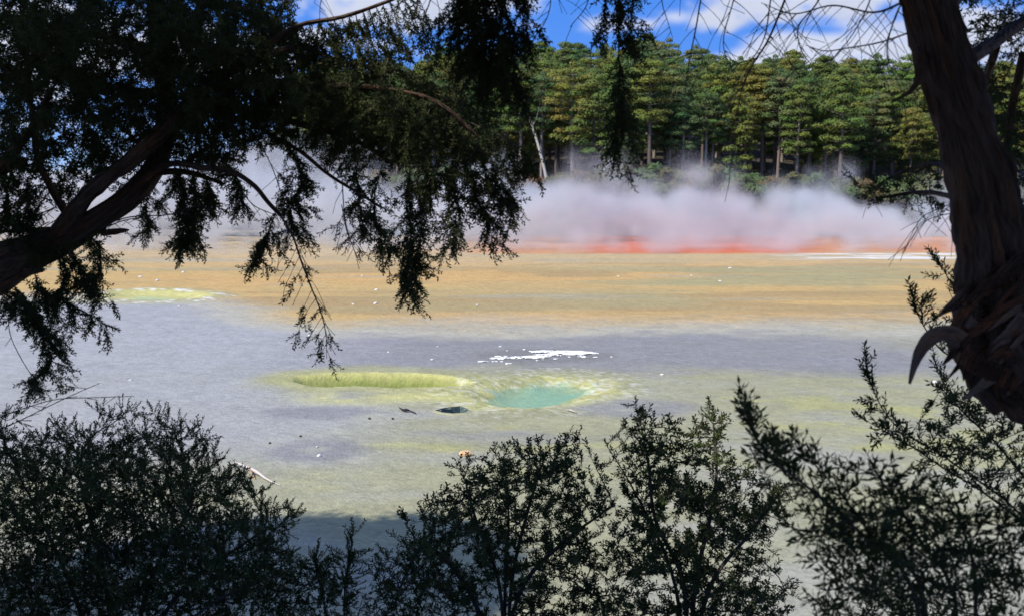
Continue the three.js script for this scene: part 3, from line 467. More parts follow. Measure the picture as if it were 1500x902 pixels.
function wood(nodes, from, tipR, power = 2.4, most = 1) {   // radii up the tree, and the branches as one mesh
  const rad = new Float32Array(nodes.length), tip = new Uint8Array(nodes.length).fill(1);
  for (let k = nodes.length - 1; k >= 0; k--) { if (rad[k] === 0) rad[k] = tipR ** power; const p = nodes[k].parent; if (p >= 0) { rad[p] += rad[k]; tip[p] = 0; } }
  for (let k = 0; k < nodes.length; k++) rad[k] = Math.min(most, rad[k] ** (1 / power));
  const s = new Soup();
  for (let k = from; k < nodes.length; k++) {
    const p = nodes[k].parent; if (p < 0) continue; const a = nodes[p].p, b = nodes[k].p, d = V().subVectors(b, a).normalize(), u = V().crossVectors(d, Math.abs(d.y) < 0.9 ? V(0, 1, 0) : V(1, 0, 0)).normalize(), w = V().crossVectors(d, u), n = rad[k] > tipR * 3 ? 6 : 3, ra = Math.min(rad[p], rad[k] * 1.5), rb = rad[k], a2 = a.clone().addScaledVector(d, -rb * 0.4);
    for (let i = 0; i < n; i++) { const t = i / n * 6.2832, v = (i + 1) / n * 6.2832, e = (q, ang, rr) => q.clone().addScaledVector(u, Math.cos(ang) * rr).addScaledVector(w, Math.sin(ang) * rr); s.quad(e(a2, t, ra), e(a2, v, ra), e(b, v, rb), e(b, t, rb)); }
  }
  return { geometry: s.geometry(), rad, tip };
}
// shoots set on the thin twigs of a grown plant
function leafed(nodes, from, w, shoots, mats, parent, o = {}) {
  const { per = 2, thin = 0.004, bend = V(0, 0.5, 0), size = 1, seed = 7, spread = 0.7, skip = 0 } = o, r = rng(seed), lists = shoots.map(() => []), q = new THREE.Object3D(), up = V(0, 1, 0);
  for (let k = from; k < nodes.length; k++) {
    if (nodes[k].parent < 0 || w.rad[k] > thin || nodes[k].bare) continue; const a = nodes[nodes[k].parent].p, b = nodes[k].p, d = V().subVectors(b, a).normalize(), count = (w.tip[k] ? per + 1 : per) * 1;
    if (r() < skip && !w.tip[k]) continue;
    for (let i = 0; i < count; i++) { if (i + 1 > count && r() > count - i) break; const dir = d.clone().add(bend).add(V(gauss(r), gauss(r), gauss(r)).multiplyScalar(w.tip[k] && i === 0 ? 0.2 : spread)).normalize(); q.position.copy(a).lerp(b, w.tip[k] && i === 0 ? 1 : r()); q.quaternion.setFromUnitVectors(up, dir).multiply(new THREE.Quaternion().setFromAxisAngle(up, r() * 6.283)); q.scale.setScalar(size * (0.65 + 0.6 * r())); q.updateMatrix(); lists[Math.floor(r() * shoots.length)].push(q.matrix.clone()); }
  }
  lists.forEach((l, i) => { if (!l.length) return; const m = new THREE.InstancedMesh(shoots[i], mats[i % mats.length], l.length); l.forEach((x, k) => m.setMatrixAt(k, x)); m.name = 'foliage'; m.userData.kind = 'stuff'; m.castShadow = m.receiveShadow = true; parent.add(m); });
  return lists.reduce((a, l) => a + l.length, 0);
}
const chain = (nodes, pts, parent = -1, n = 6) => { const c = new THREE.CatmullRomCurve3(pts, false, 'centripetal'), m = (pts.length - 1) * n; let last = parent; for (let i = parent < 0 ? 0 : 1; i <= m; i++) { nodes.push({ p: c.getPoint(i / m), parent: last }); last = nodes.length - 1; } return last; };
function scatter(r, pg, n, depth, thick, keep) {
  const xs = pg.map((p) => p[0]), ys = pg.map((p) => p[1]), x0 = Math.min(...xs), x1 = Math.max(...xs), y0 = Math.min(...ys), y1 = Math.max(...ys), out = [];
  for (let i = 0; out.length < n && i < n * 30; i++) { const x = mix(x0, x1, r()), y = mix(y0, y1, r()); if (!inside(pg, x, y)) continue; if (keep && r() > keep(x, y)) continue; const k = clamp(edge(pg, x, y) / 60, 0.15, 1); out.push(at(x, y, depth + gauss(r) * thick * k)); }
  return out;
}
const greens = [[0.080, 0.104, 0.032], [0.070, 0.094, 0.032], [0.096, 0.104, 0.036]], plainLeaf = greens.map((c) => leafMat(c)), softLeaf = greens.map((c) => leafMat(c, 0.35));

// the tree on the left: two trunks leaning in, a dense crown and hanging shoots
{
  const T = thing('left_tree'.replace('left_', 'leaning_'), 'dark leaning tree with two crooked trunks and drooping small-leaved foliage', 'tree');
  const D = 3.5;
  const trunkA = [[-60, 425, D, 38], [0, 392, D, 34], [60, 366, D, 25], [100, 348, D, 21], [140, 324, D, 17], [185, 293, D + 0.05, 16], [222, 252, D + 0.1, 15], [240, 205, D + 0.1, 16], [244, 150, D + 0.1, 15], [236, 80, D + 0.1, 15], [226, 0, D + 0.1, 14], [222, -80, D + 0.1, 12]];
  const trunkB = [[62, 368, D + 0.03, 17], [92, 335, D - 0.02, 16], [118, 296, D - 0.05, 12], [158, 258, D - 0.1, 12], [200, 228, D - 0.12, 12], [240, 190, D - 0.15, 12], [300, 130, D - 0.2, 9], [360, 90, D - 0.25, 7], [430, 70, D - 0.25, 5]];
  const foot = [V(-3.0, 3.7, -3.15), V(-2.75, 4.6, -3.2), V(-2.35, 5.25, -3.3)];
  const ptsA = [...foot, ...trunkA.map((a) => at(a[0], a[1], a[2]))], radA = [0.13, 0.115, 0.1, ...trunkA.map((a) => a[3] / F * a[2])];
  part('trunk', limb(ptsA, radA, 14, { rough: 0.28, steps: 5, freq: 14 }), nearBark, T);
  part('trunk', traced(trunkB, 12, { rough: 0.28, steps: 5, freq: 14, seed: 4 }), nearBark, T);
  const arms = [
    [[96, 312, D, 6], [72, 272, D - 0.1, 5], [53, 225, D - 0.15, 4.5], [48, 180, D - 0.2, 4], [40, 120, D - 0.2, 3]],
    [[-40, 275, D - 0.1, 9], [0, 242, D - 0.1, 8], [25, 215, D - 0.15, 7], [48, 185, D - 0.2, 6], [75, 130, D - 0.2, 4]],
    [[105, 336, D, 5], [60, 336, D - 0.05, 3.5], [20, 338, D - 0.1, 3], [-30, 342, D - 0.1, 2]],
    [[66, 365, D - 0.02, 4], [30, 372, D - 0.12, 3], [-20, 380, D - 0.2, 2]],
    [[190, 285, D + 0.05, 6], [210, 262, D, 5], [250, 240, D - 0.05, 5], [300, 246, D - 0.1, 4.5], [340, 252, D - 0.1, 4], [372, 272, D - 0.1, 3.6], [392, 296, D - 0.1, 3.2], [411, 316, D - 0.1, 3]],
    [[236, 252, D + 0.1, 5.5], [262, 251, D + 0.1, 4.5], [292, 257, D + 0.1, 3.6], [327, 270, D + 0.1, 2.6]],
    [[240, 170, D + 0.1, 9], [300, 160, D + 0.2, 8], [380, 165, D + 0.25, 6], [450, 185, D + 0.2, 5], [520, 205, D + 0.2, 4], [575, 240, D + 0.15, 3]],
    [[300, 130, D - 0.2, 7], [380, 120, D - 0.2, 6], [470, 125, D - 0.25, 5.5], [560, 130, D - 0.3, 4.5], [640, 150, D - 0.3, 3.5], [700, 200, D - 0.3, 2.5]],
    [[225, -20, D + 0.1, 8], [300, 0, D + 0.2, 7], [370, 20, D + 0.2, 5], [430, 60, D + 0.2, 4], [500, 90, D + 0.15, 3], [570, 100, D + 0.1, 2.5]],
    [[236, 90, D + 0.1, 8], [170, 60, D + 0.15, 6], [90, 40, D + 0.2, 5], [10, 30, D + 0.2, 4]],
    [[244, 140, D + 0.1, 7], [180, 130, D + 0.2, 5], [110, 120, D + 0.25, 4], [40, 90, D + 0.25, 3]],
    [[350, 100, D - 0.22, 5], [430, 40, D - 0.2, 3.5], [500, 25, D - 0.2, 3], [560, 5, D - 0.2, 2.6], [620, -20, D - 0.2, 2]],
    [[330, 150, D + 0.2, 4], [400, 200, D + 0.1, 3.4], [440, 222, D + 0.05, 3], [480, 255, D, 2.6], [520, 280, D, 2.2], [560, 305, D, 1.8]],
  ];
  for (const a of arms) part('limb', traced(a, 8, { rough: 0.15, steps: 4, freq: 14 }), nearBark, T);
  part('broken_stub', traced([[150, 341, D, 5], [168, 339, D - 0.03, 5], [180, 337.5, D - 0.05, 3.6], [188, 337, D - 0.06, 1.2]], 7, { rough: 0.2 }), nearBark, T);
  part('broken_stub', traced([[30, 396, D, 12], [46, 395, D - 0.05, 8], [62, 396, D - 0.07, 3]], 7, { rough: 0.3 }), nearBark, T);
  // grown twigs
  const nodes = [], r = rng(31); for (const a of [trunkA, trunkB, ...arms]) chain(nodes, a.map((q) => at(q[0], q[1], q[2])));
  const from = nodes.length;
  const gap = (x, y) => { const h = fbm(x * 0.011, y * 0.014, 0.5, 3), low = ss(110, 160, y) * ss(260, 200, x); return low ? (h > 0.5 ? 0.5 : 0.18) : (h > 0.36 ? 1 : 0.35); };
  const goals = [
    ...scatter(r, [[-30, -30], [420, -30], [440, 50], [520, 70], [600, 95], [660, 120], [700, 160], [740, 205], [700, 240], [640, 215], [560, 230], [470, 215], [380, 215], [300, 235], [250, 225], [180, 215], [120, 245], [40, 260], [-30, 300]], 4300, D + 0.1, 0.55, gap),
    ...scatter(r, [[540, 150], [640, 170], [745, 230], [756, 290], [735, 318], [690, 300], [640, 290], [580, 250]], 420, D - 0.2, 0.25),
    ...scatter(r, [[-30, 200], [60, 220], [60, 300], [20, 330], [-30, 330]], 90, D - 0.15, 0.15),
    ...scatter(r, [[420, 70], [470, 35], [560, 20], [640, 60], [660, 110], [560, 110], [470, 95]], 150, D - 0.1, 0.25),
    ...scatter(r, [[350, -20], [430, -20], [440, 60], [400, 80], [360, 50]], 130, D + 0.1, 0.2),
  ];
  grow(nodes, goals, 0.032, 0.5, 0.038, { seed: 3, pull: V(0, -0.12, 0), rounds: 90 });
  // hanging shoots traced from their stems
  const hang = [
    [[600, 250, D - 0.1], [596, 300, D - 0.12], [602, 350, D - 0.12], [598, 385, D - 0.12], [594, 420, D - 0.1]], [[610, 260, D - 0.1], [618, 320, D - 0.1], [612, 370, D - 0.12], [604, 410, D - 0.1]], [[640, 250, D - 0.2], [620, 300, D - 0.2], [600, 340, D - 0.2], [585, 400, D - 0.2]],
    [[560, 240, D], [548, 290, D], [552, 330, D], [562, 355, D], [580, 368, D]], [[650, 240, D - 0.2], [668, 290, D - 0.2], [672, 330, D - 0.2], [662, 356, D - 0.2]], [[690, 250, D - 0.2], [700, 295, D - 0.2], [716, 325, D - 0.2], [712, 354, D - 0.2]], [[720, 240, D - 0.2], [738, 275, D - 0.2], [752, 296, D - 0.2]], [[520, 240, D + 0.1], [525, 290, D + 0.1], [530, 330, D + 0.1]],
    [[420, 210, D + 0.05], [440, 250, D + 0.05], [438, 280, D], [425, 310, D], [432, 340, D]], [[430, 260, D], [400, 320, D], [388, 352, D], [378, 372, D]],
    [[255, 245, D], [268, 290, D], [270, 330, D], [264, 350, D], [270, 352, D]], [[262, 245, D + 0.05], [264, 270, D + 0.05], [260, 310, D + 0.05]], [[282, 250, D], [284, 290, D], [282, 320, D], [278, 340, D]], [[300, 255, D], [306, 280, D], [304, 298, D]], [[330, 240, D + 0.1], [352, 270, D + 0.1], [356, 300, D + 0.1]], [[220, 260, D + 0.1], [214, 300, D + 0.1], [218, 336, D + 0.1]],
    [[128, 345, D - 0.1], [145, 362, D - 0.12], [146, 385, D - 0.12], [140, 410, D - 0.12]], [[100, 350, D - 0.08], [108, 380, D - 0.1], [122, 405, D - 0.1], [135, 430, D - 0.1]], [[80, 360, D - 0.05], [95, 390, D - 0.1], [90, 420, D - 0.1], [60, 440, D - 0.1], [20, 452, D - 0.1]], [[50, 400, D - 0.05], [60, 425, D - 0.1], [100, 445, D - 0.12], [145, 468, D - 0.15]], [[20, 420, D], [45, 450, D - 0.05], [60, 480, D - 0.1], [75, 510, D - 0.1], [66, 540, D - 0.1], [40, 562, D - 0.1]], [[0, 420, D], [30, 440, D], [55, 470, D - 0.05], [78, 495, D - 0.1]], [[40, 260, D - 0.15], [38, 300, D - 0.15], [44, 345, D - 0.15]], [[15, 250, D - 0.15], [10, 290, D - 0.15], [18, 330, D - 0.15]],
    [[690, 180, D - 0.3], [740, 205, D - 0.3], [768, 225, D - 0.3], [776, 238, D - 0.3]],
  ];
  for (const h of hang) {
    const k0 = nodes.length, pts = h.map((q) => at(...q)); chain(nodes, pts, -1, 5); const n1 = nodes.length;
    for (let k = k0 + 1; k < n1; k++) if (r() < 0.75) { let last = k; const d0 = V(gauss(r), gauss(r) * 0.5 - 0.55, gauss(r)).normalize(), m = 1 + Math.floor(r() * 4); for (let i = 0; i < m; i++) { d0.add(V(gauss(r) * 0.25, -0.12, gauss(r) * 0.25)).normalize(); nodes.push({ p: nodes[last].p.clone().addScaledVector(d0, 0.02), parent: last }); last = nodes.length - 1; } }
  }
  // bare, comb-like drooping twigs
  const bare = (pts, n, L, side, droop = 0.7) => { const k0 = nodes.length; chain(nodes, pts.map((q) => at(...q)), -1, 8); const n1 = nodes.length; for (let k = k0; k < n1; k++) nodes[k].bare = true; for (let i = 0; i < n; i++) { const t = (i + 0.5 * r()) / n, k = k0 + Math.floor((0.12 + 0.85 * t) * (n1 - k0 - 1)); let last = k; const s = side || (i % 2 ? 1 : -1), d = V(s * (0.5 + 0.25 * r()), -droop - 0.4 * r(), gauss(r) * 0.35).normalize(), m = Math.max(2, Math.round(L * (1 - 0.55 * t) * (0.5 + 0.7 * r()) / 0.02)); for (let q = 0; q < m; q++) { d.add(V(gauss(r) * 0.13, -0.06, gauss(r) * 0.1)).normalize(); nodes.push({ p: nodes[last].p.clone().addScaledVector(d, 0.02), parent: last, bare: r() > 0.12 || q < 1 }); last = nodes.length - 1; } } };
  bare([[411, 316, D - 0.1], [428, 345, D - 0.1], [440, 380, D - 0.1], [455, 420, D - 0.1], [469, 455, D - 0.1], [477, 490, D - 0.1], [478, 525, D - 0.1]], 26, 0.17, 0, 0.75);
  bare([[340, 262, D + 0.1], [370, 300, D + 0.05], [395, 312, D], [411, 316, D - 0.1]], 6, 0.1, 0);
  bare([[375, 200, D], [400, 250, D], [412, 290, D], [416, 330, D]], 6, 0.1, 0);
  bare([[500, 250, D + 0.1], [505, 320, D + 0.1], [512, 350, D + 0.1], [524, 378, D + 0.1]], 7, 0.12, 0);
  bare([[500, 300, D], [508, 340, D], [518, 365, D], [526, 395, D]], 4, 0.08, 0);
  bare([[150, 330, D - 0.05], [190, 318, D - 0.1], [250, 314, D - 0.1], [290, 302, D - 0.1], [312, 312, D - 0.1], [319, 335, D - 0.1]], 8, 0.05, 0, 0.2);
  bare([[150, 334, D - 0.05], [185, 322, D - 0.1], [220, 318, D - 0.12]], 8, 0.07, 0, 0.1);
  bare([[10, 450, D - 0.1], [14, 490, D - 0.1], [30, 525, D - 0.1], [45, 550, D - 0.1], [58, 580, D - 0.1], [60, 592, D - 0.1]], 3, 0.08, 0); bare([[0, 610, D - 0.2], [40, 596, D - 0.2], [80, 585, D - 0.2], [140, 582, D - 0.2], [196, 580, D - 0.2]], 5, 0.06, 0, 0.1); bare([[-10, 634, D - 0.2], [40, 610, D - 0.2], [95, 583, D - 0.2], [145, 561, D - 0.2]], 5, 0.05, 0, -0.3);
  bare([[150, 400, D - 0.1], [148, 430, D - 0.1], [138, 450, D - 0.1]], 3, 0.06, 0); for (let i = 0; i < 16; i++) { const x = 10 + r() * 90, y = 270 + r() * 60; bare([[x, y, D - 0.1], [x - 20 - 30 * r(), y + 12 + 14 * r(), D - 0.12], [x - 50 - 30 * r(), y + 40 + 16 * r(), D - 0.15]], 4, 0.05, 0, 0.3); }
  const w = wood(nodes, from, 0.0011, 2.6, 0.012);
  part('twigs', w.geometry, twigMat, T, 'stuff');
  const shoots = [shoot(11, 0.055, 17, 0.013, 0.0056, 1.1), shoot(12, 0.045, 14, 0.014, 0.006, 1.15), shoot(13, 0.06, 18, 0.0135, 0.0055, 1.05)];
  console.log('left shoots', leafed(nodes, from, w, shoots, softLeaf, T, { per: 3, thin: 0.0045, bend: V(0, -0.35, 0), spread: 0.9, seed: 5 }), nodes.length);
}

// the tree on the right: elbowed, torn trunk close by, crown overhead
{
  const T = thing('torn_tree', 'close crooked tree with torn shaggy bark at its elbow and twigs overhead', 'tree'), D = 1.9;
  const trunk = [[1316, -140, D, 30], [1340, -60, D, 32], [1358, 0, D, 33], [1376, 60, D, 35], [1398, 130, D, 38], [1421, 200, D, 40], [1441, 270, D, 44], [1455, 340, D, 50], [1466, 400, D, 58], [1476, 455, D, 72], [1492, 500, D, 88], [1540, 540, D, 92], [1640, 600, D, 90], [1740, 690, D, 92]];
  part('trunk', limb([...trunk.map((a) => at(a[0], a[1], a[2])), V(1.5, 4.75, -1.6), V(1.52, 4.1, -1.6)], [...trunk.map((a) => a[3] / F * a[2]), 0.13, 0.15], 26, { rough: 0.42, steps: 7, freq: 13, seed: 9 }), nearBark, T);
  const r = rng(71), redBark = new THREE.MeshStandardMaterial({ color: lin([0.40, 0.22, 0.14]), map: barkTile, bumpMap: barkBump, bumpScale: 0.012, roughness: 0.95 }), greyBark = new THREE.MeshStandardMaterial({ color: lin([0.36, 0.30, 0.27]), map: barkTile, roughness: 0.95 });
  // strips of bark on the torn elbow
  const strip = (list, w, mat, name) => { const pts = list.map((q) => at(...q)), c = new THREE.CatmullRomCurve3(pts), n = 18, P = [], I = [], U = []; const look = at(1440, 450, 1).sub(camera.position).normalize(); for (let i = 0; i <= n; i++) { const t = i / n, p = c.getPoint(t), d = c.getTangent(t), s = V().crossVectors(d, look).normalize(), ww = w / F * D * (1 - 0.86 * t * t) * (0.8 + 0.4 * fbm(t * 6, w, 0.5, 2)), b = V().crossVectors(s, d).multiplyScalar(ww * 0.45); for (const k of [-1, 0, 1]) { const e = p.clone().addScaledVector(s, ww * k).addScaledVector(b, k ? 0 : 1); P.push(e.x, e.y, e.z); U.push(k * 0.03, t * 0.3); } } for (let i = 0; i < n; i++) for (let k = 0; k < 2; k++) { const a = i * 3 + k; I.push(a, a + 1, a + 3, a + 1, a + 4, a + 3); } const g = new THREE.BufferGeometry(); g.setAttribute('position', new THREE.Float32BufferAttribute(P, 3)); g.setAttribute('uv', new THREE.Float32BufferAttribute(U, 2)); g.setIndex(I); g.computeVertexNormals(); const m = mat.clone(); m.side = THREE.DoubleSide; part(name, g, m, T); };
  strip([[1412, 500, D - 0.09], [1392, 488, D - 0.1], [1368, 492, D - 0.1], [1350, 512, D - 0.1], [1340, 536, D - 0.1], [1333, 562, D - 0.1]], 12, greyBark, 'hanging_bark_strip');
  for (let i = 0; i < 46; i++) {
    const x = 1402 + r() * 110, y = 395 + r() * 165, L = 30 + 60 * r(), up = 0.75 + gauss(r) * 0.35, dd = D - 0.105 + 0.045 * Math.abs((x - 1470) / 60);
    strip([[x + L * 0.5, y - L * 0.5 * up, dd + 0.01], [x, y, dd - 0.012], [x - L * 0.42, y + L * 0.42 * up + 4, dd + 0.004 + 0.01 * r()]], 3 + 8 * r(), r() < 0.35 ? redBark : r() < 0.5 ? greyBark : nearBark, 'bark_strip');
  }
  for (let i = 0; i < 22; i++) { const t = r(), x = mix(1400, 1500, t), y = mix(520, 578, Math.pow(t, 0.5)); strip([[x + 10, y - 30, D - 0.1], [x, y - 6, D - 0.1], [x - 6 + 12 * r(), y + 8 + 12 * r(), D - 0.07]], 3 + 4 * r(), r() < 0.4 ? redBark : nearBark, 'bark_strip'); }
  part('limb', traced([[1430, 540, D, 16], [1440, 572, D - 0.03, 13], [1452, 592, D - 0.05, 10], [1462, 606, D - 0.06, 6]], 8, { rough: 0.3 }), nearBark, T);
  part('limb', traced([[1352, 70, D, 9], [1348, 100, D - 0.04, 7], [1342, 124, D - 0.06, 5], [1328, 138, D - 0.07, 3], [1306, 150, D - 0.07, 1.6]], 7, { rough: 0.25 }), nearBark, T);
  // limbs above the frame that the hanging twigs come from
  const E = 2.6, arms = [[[1330, -100, D, 26], [1200, -120, 2.2, 16], [1050, -110, 2.5, 12], [900, -90, E, 10], [740, -70, E, 7], [620, -50, E, 4]], [[1340, -60, D, 16], [1280, -20, 2.1, 9], [1180, -20, 2.3, 6], [1060, -30, 2.4, 4]], [[1390, 110, 1.95, 12], [1460, 60, 2.3, 10], [1520, 20, 2.6, 8], [1600, -20, 2.8, 6]], [[1370, 40, 1.95, 12], [1430, -40, 2.3, 9], [1480, -80, 2.6, 6]], [[1500, 80, 2.5, 7], [1480, 180, 2.7, 6], [1476, 270, 2.8, 5], [1490, 350, 2.9, 4]], [[1460, 70, 2.3, 7], [1440, 150, 2.6, 5], [1450, 240, 2.7, 4]], [[1450, 300, 1.98, 10], [1410, 262, 2.3, 5], [1360, 240, 2.6, 3.4], [1300, 262, 2.8, 2.4]], [[1455, 330, 1.98, 9], [1400, 290, 2.4, 4], [1340, 282, 2.7, 3], [1290, 290, 2.8, 2]]];
  for (const a of arms) part('limb', traced(a, 8, { rough: 0.2, steps: 4 }), nearBark, T);
  const nodes = []; for (const a of arms) chain(nodes, a.map((q) => at(q[0], q[1], q[2])));
  const from = nodes.length;
  const goals = [...scatter(r, [[1392, -20], [1520, -20], [1520, 420], [1480, 420], [1462, 330], [1440, 220], [1420, 120]], 560, 2.75, 0.3, (x, y) => (fbm(x * 0.02, y * 0.02, 0.5, 3) > 0.44 ? 1 : 0.3)), ...scatter(r, [[1240, 215], [1330, 180], [1420, 200], [1440, 300], [1380, 320], [1300, 300], [1250, 280]], 150, 2.75, 0.15)];
  grow(nodes, goals, 0.035, 0.6, 0.045, { seed: 8, pull: V(0, -0.15, 0), rounds: 80 });
  const drop = (pts, thick, m0 = 5) => { const k0 = nodes.length; chain(nodes, pts.map((q) => at(...q)), -1, 6); const n1 = nodes.length; for (let k = k0 + 1; k < n1; k++) for (let z = 0; z < thick; z++) { let last = k; const d = V(gauss(r) * 1.1, -0.35 + gauss(r) * 0.4, gauss(r)).normalize(), m = 1 + Math.floor(r() * m0); for (let i = 0; i < m; i++) { d.add(V(gauss(r) * 0.2, -0.15, gauss(r) * 0.2)).normalize(); nodes.push({ p: nodes[last].p.clone().addScaledVector(d, 0.02), parent: last }); last = nodes.length - 1; } } };
  // the leafy tassels that hang into the sky
  drop([[690, -75, E], [700, 0, E], [708, 60, E], [712, 120, E]], 3, 5); drop([[670, -65, E], [672, 0, E], [668, 50, E]], 2, 5); drop([[725, -75, E], [740, 10, E], [750, 80, E], [756, 140, E]], 3, 5); drop([[705, -60, E + 0.1], [695, 40, E + 0.1], [700, 95, E + 0.1]], 2, 5); drop([[755, -75, E], [768, 20, E], [775, 60, E]], 1, 4);
  drop([[905, -90, E], [908, -20, E], [906, 50, E], [908, 120, E], [905, 180, E], [902, 232, E]], 1, 3); drop([[890, -85, E], [888, 0, E], [880, 60, E]], 1, 3); drop([[925, -85, E], [928, 0, E], [918, 70, E]], 1, 3); drop([[912, 100, E], [916, 160, E], [912, 205, E]], 1, 3);
  const bare = (pts, n, L, droop = 0.6) => { const k0 = nodes.length; chain(nodes, pts.map((q) => at(...q)), -1, 8); const n1 = nodes.length; for (let k = k0; k < n1; k++) nodes[k].bare = true; for (let i = 0; i < n; i++) { const k = k0 + Math.floor((0.1 + 0.88 * (i + r()) / n) * (n1 - k0 - 1)); let last = k; const s = r() < 0.5 ? 1 : -1, d = V(s * (0.4 + 0.4 * r()), -droop + gauss(r) * 0.35, gauss(r) * 0.4).normalize(), m = Math.max(3, Math.round(L * (0.35 + 0.9 * r()) / 0.02)); for (let q = 0; q < m; q++) { d.add(V(gauss(r) * 0.14, -0.08, gauss(r) * 0.1)).normalize(); nodes.push({ p: nodes[last].p.clone().addScaledVector(d, 0.02), parent: last, bare: true }); last = nodes.length - 1; if (q > 1 && q % 3 === 0 && r() < 0.5) { let l2 = last; const d2 = d.clone().add(V(gauss(r), gauss(r) * 0.5 - 0.1, gauss(r))).normalize(); for (let z = 0; z < 3; z++) { nodes.push({ p: nodes[l2].p.clone().addScaledVector(d2, 0.018), parent: l2, bare: true }); l2 = nodes.length - 1; } } } } };
  const Q = 2.3;
  bare([[1045, -110, 2.5], [1030, -20, Q], [1020, 40, Q], [1010, 90, Q], [1003, 140, Q]], 14, 0.12); bare([[1190, -110, 2.2], [1150, 0, Q], [1125, 60, Q], [1100, 100, Q], [1084, 145, Q], [1080, 200, Q]], 20, 0.13); bare([[1240, -115, 2.15], [1200, 0, Q], [1170, 40, Q], [1175, 75, Q], [1192, 98, Q]], 14, 0.12); bare([[1338, 46, 1.95], [1290, 62, 2.1], [1245, 70, 2.2], [1205, 74, Q], [1180, 66, Q]], 14, 0.11, 0.5); bare([[1330, 0, 1.95], [1280, 18, 2.1], [1220, 8, 2.2], [1160, 20, Q], [1115, 4, Q]], 18, 0.12); bare([[1290, -110, 2.05], [1275, 0, 2.2], [1250, 50, 2.25], [1216, 92, Q]], 14, 0.12); bare([[1340, -30, 1.95], [1310, 30, 2.1], [1300, 80, 2.2], [1310, 110, 2.2]], 12, 0.1); bare([[1140, -110, 2.3], [1128, 10, Q], [1118, 60, Q], [1090, 95, Q], [1055, 75, Q]], 12, 0.1); bare([[980, -100, 2.6], [970, 0, E], [978, 30, E], [986, 56, E]], 6, 0.08); bare([[850, -85, E], [862, 0, E], [835, 40, E]], 10, 0.1); bare([[800, -80, E], [806, 10, E], [790, 50, E]], 8, 0.1); bare([[640, -55, E], [630, 0, E], [618, 40, E], [628, 62, E]], 12, 0.1); bare([[600, -50, E], [590, 0, E], [560, 25, E]], 8, 0.1); bare([[500, -60, E + 0.2], [470, 0, E + 0.2], [468, 40, E + 0.2]], 7, 0.08); bare([[1100, -110, 2.4], [1075, 0, Q], [1060, 60, Q], [1066, 95, Q]], 10, 0.12); bare([[1440, 250, 2.1], [1390, 300, 2.4], [1350, 320, 2.5], [1330, 356, 2.5]], 8, 0.1, 0.7); bare([[1300, 262, 2.8], [1282, 280, 2.8], [1275, 305, 2.8]], 4, 0.07, 0.7); bare([[1455, 320, 2], [1400, 312, 2.3], [1360, 322, 2.4], [1342, 335, 2.4]], 7, 0.08, 0.6);
  const w = wood(nodes, from, 0.00075, 2.6, 0.008);
  part('twigs', w.geometry, twigMat, T, 'stuff');
  const shoots = [shoot(21, 0.045, 15, 0.012, 0.005, 1.1), shoot(22, 0.05, 17, 0.0115, 0.0048, 1.1)];
  console.log('right shoots', leafed(nodes, from, w, shoots, softLeaf, T, { per: 2, thin: 0.0042, bend: V(0, -0.4, 0), spread: 0.7, seed: 6 }), nodes.length);
}

// shrubs on the bank in front
function shrub(name, label, root, stems, envelopes, o) {
  const r = rng(o.seed), T = thing(name, label, 'shrub'), nodes = []; T.position.copy(root);
  for (const s of stems) chain(nodes, [root, ...s.map((q) => at(...q))], -1, 7);
  const goals = envelopes.flatMap(([pg, n, depth, thick, keep]) => scatter(r, pg, n, depth, thick, keep));
  grow(nodes, goals, o.step ?? 0.04, 0.8, o.kill ?? 0.05, { seed: o.seed, pull: V(0, 0.14, 0), rounds: 110 });
  for (const n of nodes) n.p.sub(root);
  const w = wood(nodes, 0, o.tipR ?? 0.0013, o.power ?? 2.5, o.most ?? 0.03); part('branches', w.geometry, o.bark ?? twigMat, T, 'stuff');
  console.log(name, leafed(nodes, 0, w, o.shoots, o.mats ?? plainLeaf, T, { per: o.per ?? 2, thin: o.thin ?? 0.0055, bend: V(0, 0.55, 0), spread: o.spread ?? 0.6, seed: o.seed + 1, size: o.size ?? 1 }), nodes.length);
  return T;
}
const onBank = (px, depth) => { const p = at(px, 800, depth); p.y = bankY(p.x, p.z) - 0.04; return p; };
const shrubShoots = [shoot(41, 0.045, 13, 0.019, 0.0075, 1.05), shoot(42, 0.04, 12, 0.020, 0.008, 1.1), shoot(43, 0.055, 14, 0.018, 0.0072, 0.95)];
const fineShoots = [shoot(51, 0.07, 22, 0.016, 0.0058, 0.8), shoot(52, 0.08, 24, 0.015, 0.0056, 0.75), shoot(53, 0.06, 19, 0.0165, 0.006, 0.85)];
const broadShoots = [shoot(61, 0.045, 13, 0.017, 0.0055, 0.9), shoot(62, 0.04, 12, 0.018, 0.0058, 0.95)];
shrub('dense_shrub', 'large dense fine-leaved bush mounded on the shaded bank', onBank(160, 5.2), [[[150, 830, 5.2], [120, 720, 5.2]], [[220, 850, 5.1], [280, 740, 5.1]], [[100, 850, 5.3], [40, 720, 5.3]], [[260, 870, 5], [380, 780, 5]], [[300, 890, 4.8], [440, 830, 4.8]]],
  [[[[-30, 640], [20, 640], [70, 628], [130, 622], [200, 630], [240, 628], [300, 640], [318, 660], [350, 690], [372, 700], [400, 745], [438, 728], [440, 760], [420, 790], [440, 830], [430, 930], [-30, 930]], 3800, 5.1, 0.45], [[[130, 600], [160, 590], [300, 620], [310, 650], [240, 640], [150, 640]], 60, 5.1, 0.3], [[[-20, 600], [30, 600], [40, 660], [-20, 660]], 70, 5.1, 0.2]],
  { seed: 101, shoots: fineShoots, per: 2, kill: 0.042, spread: 0.8 });
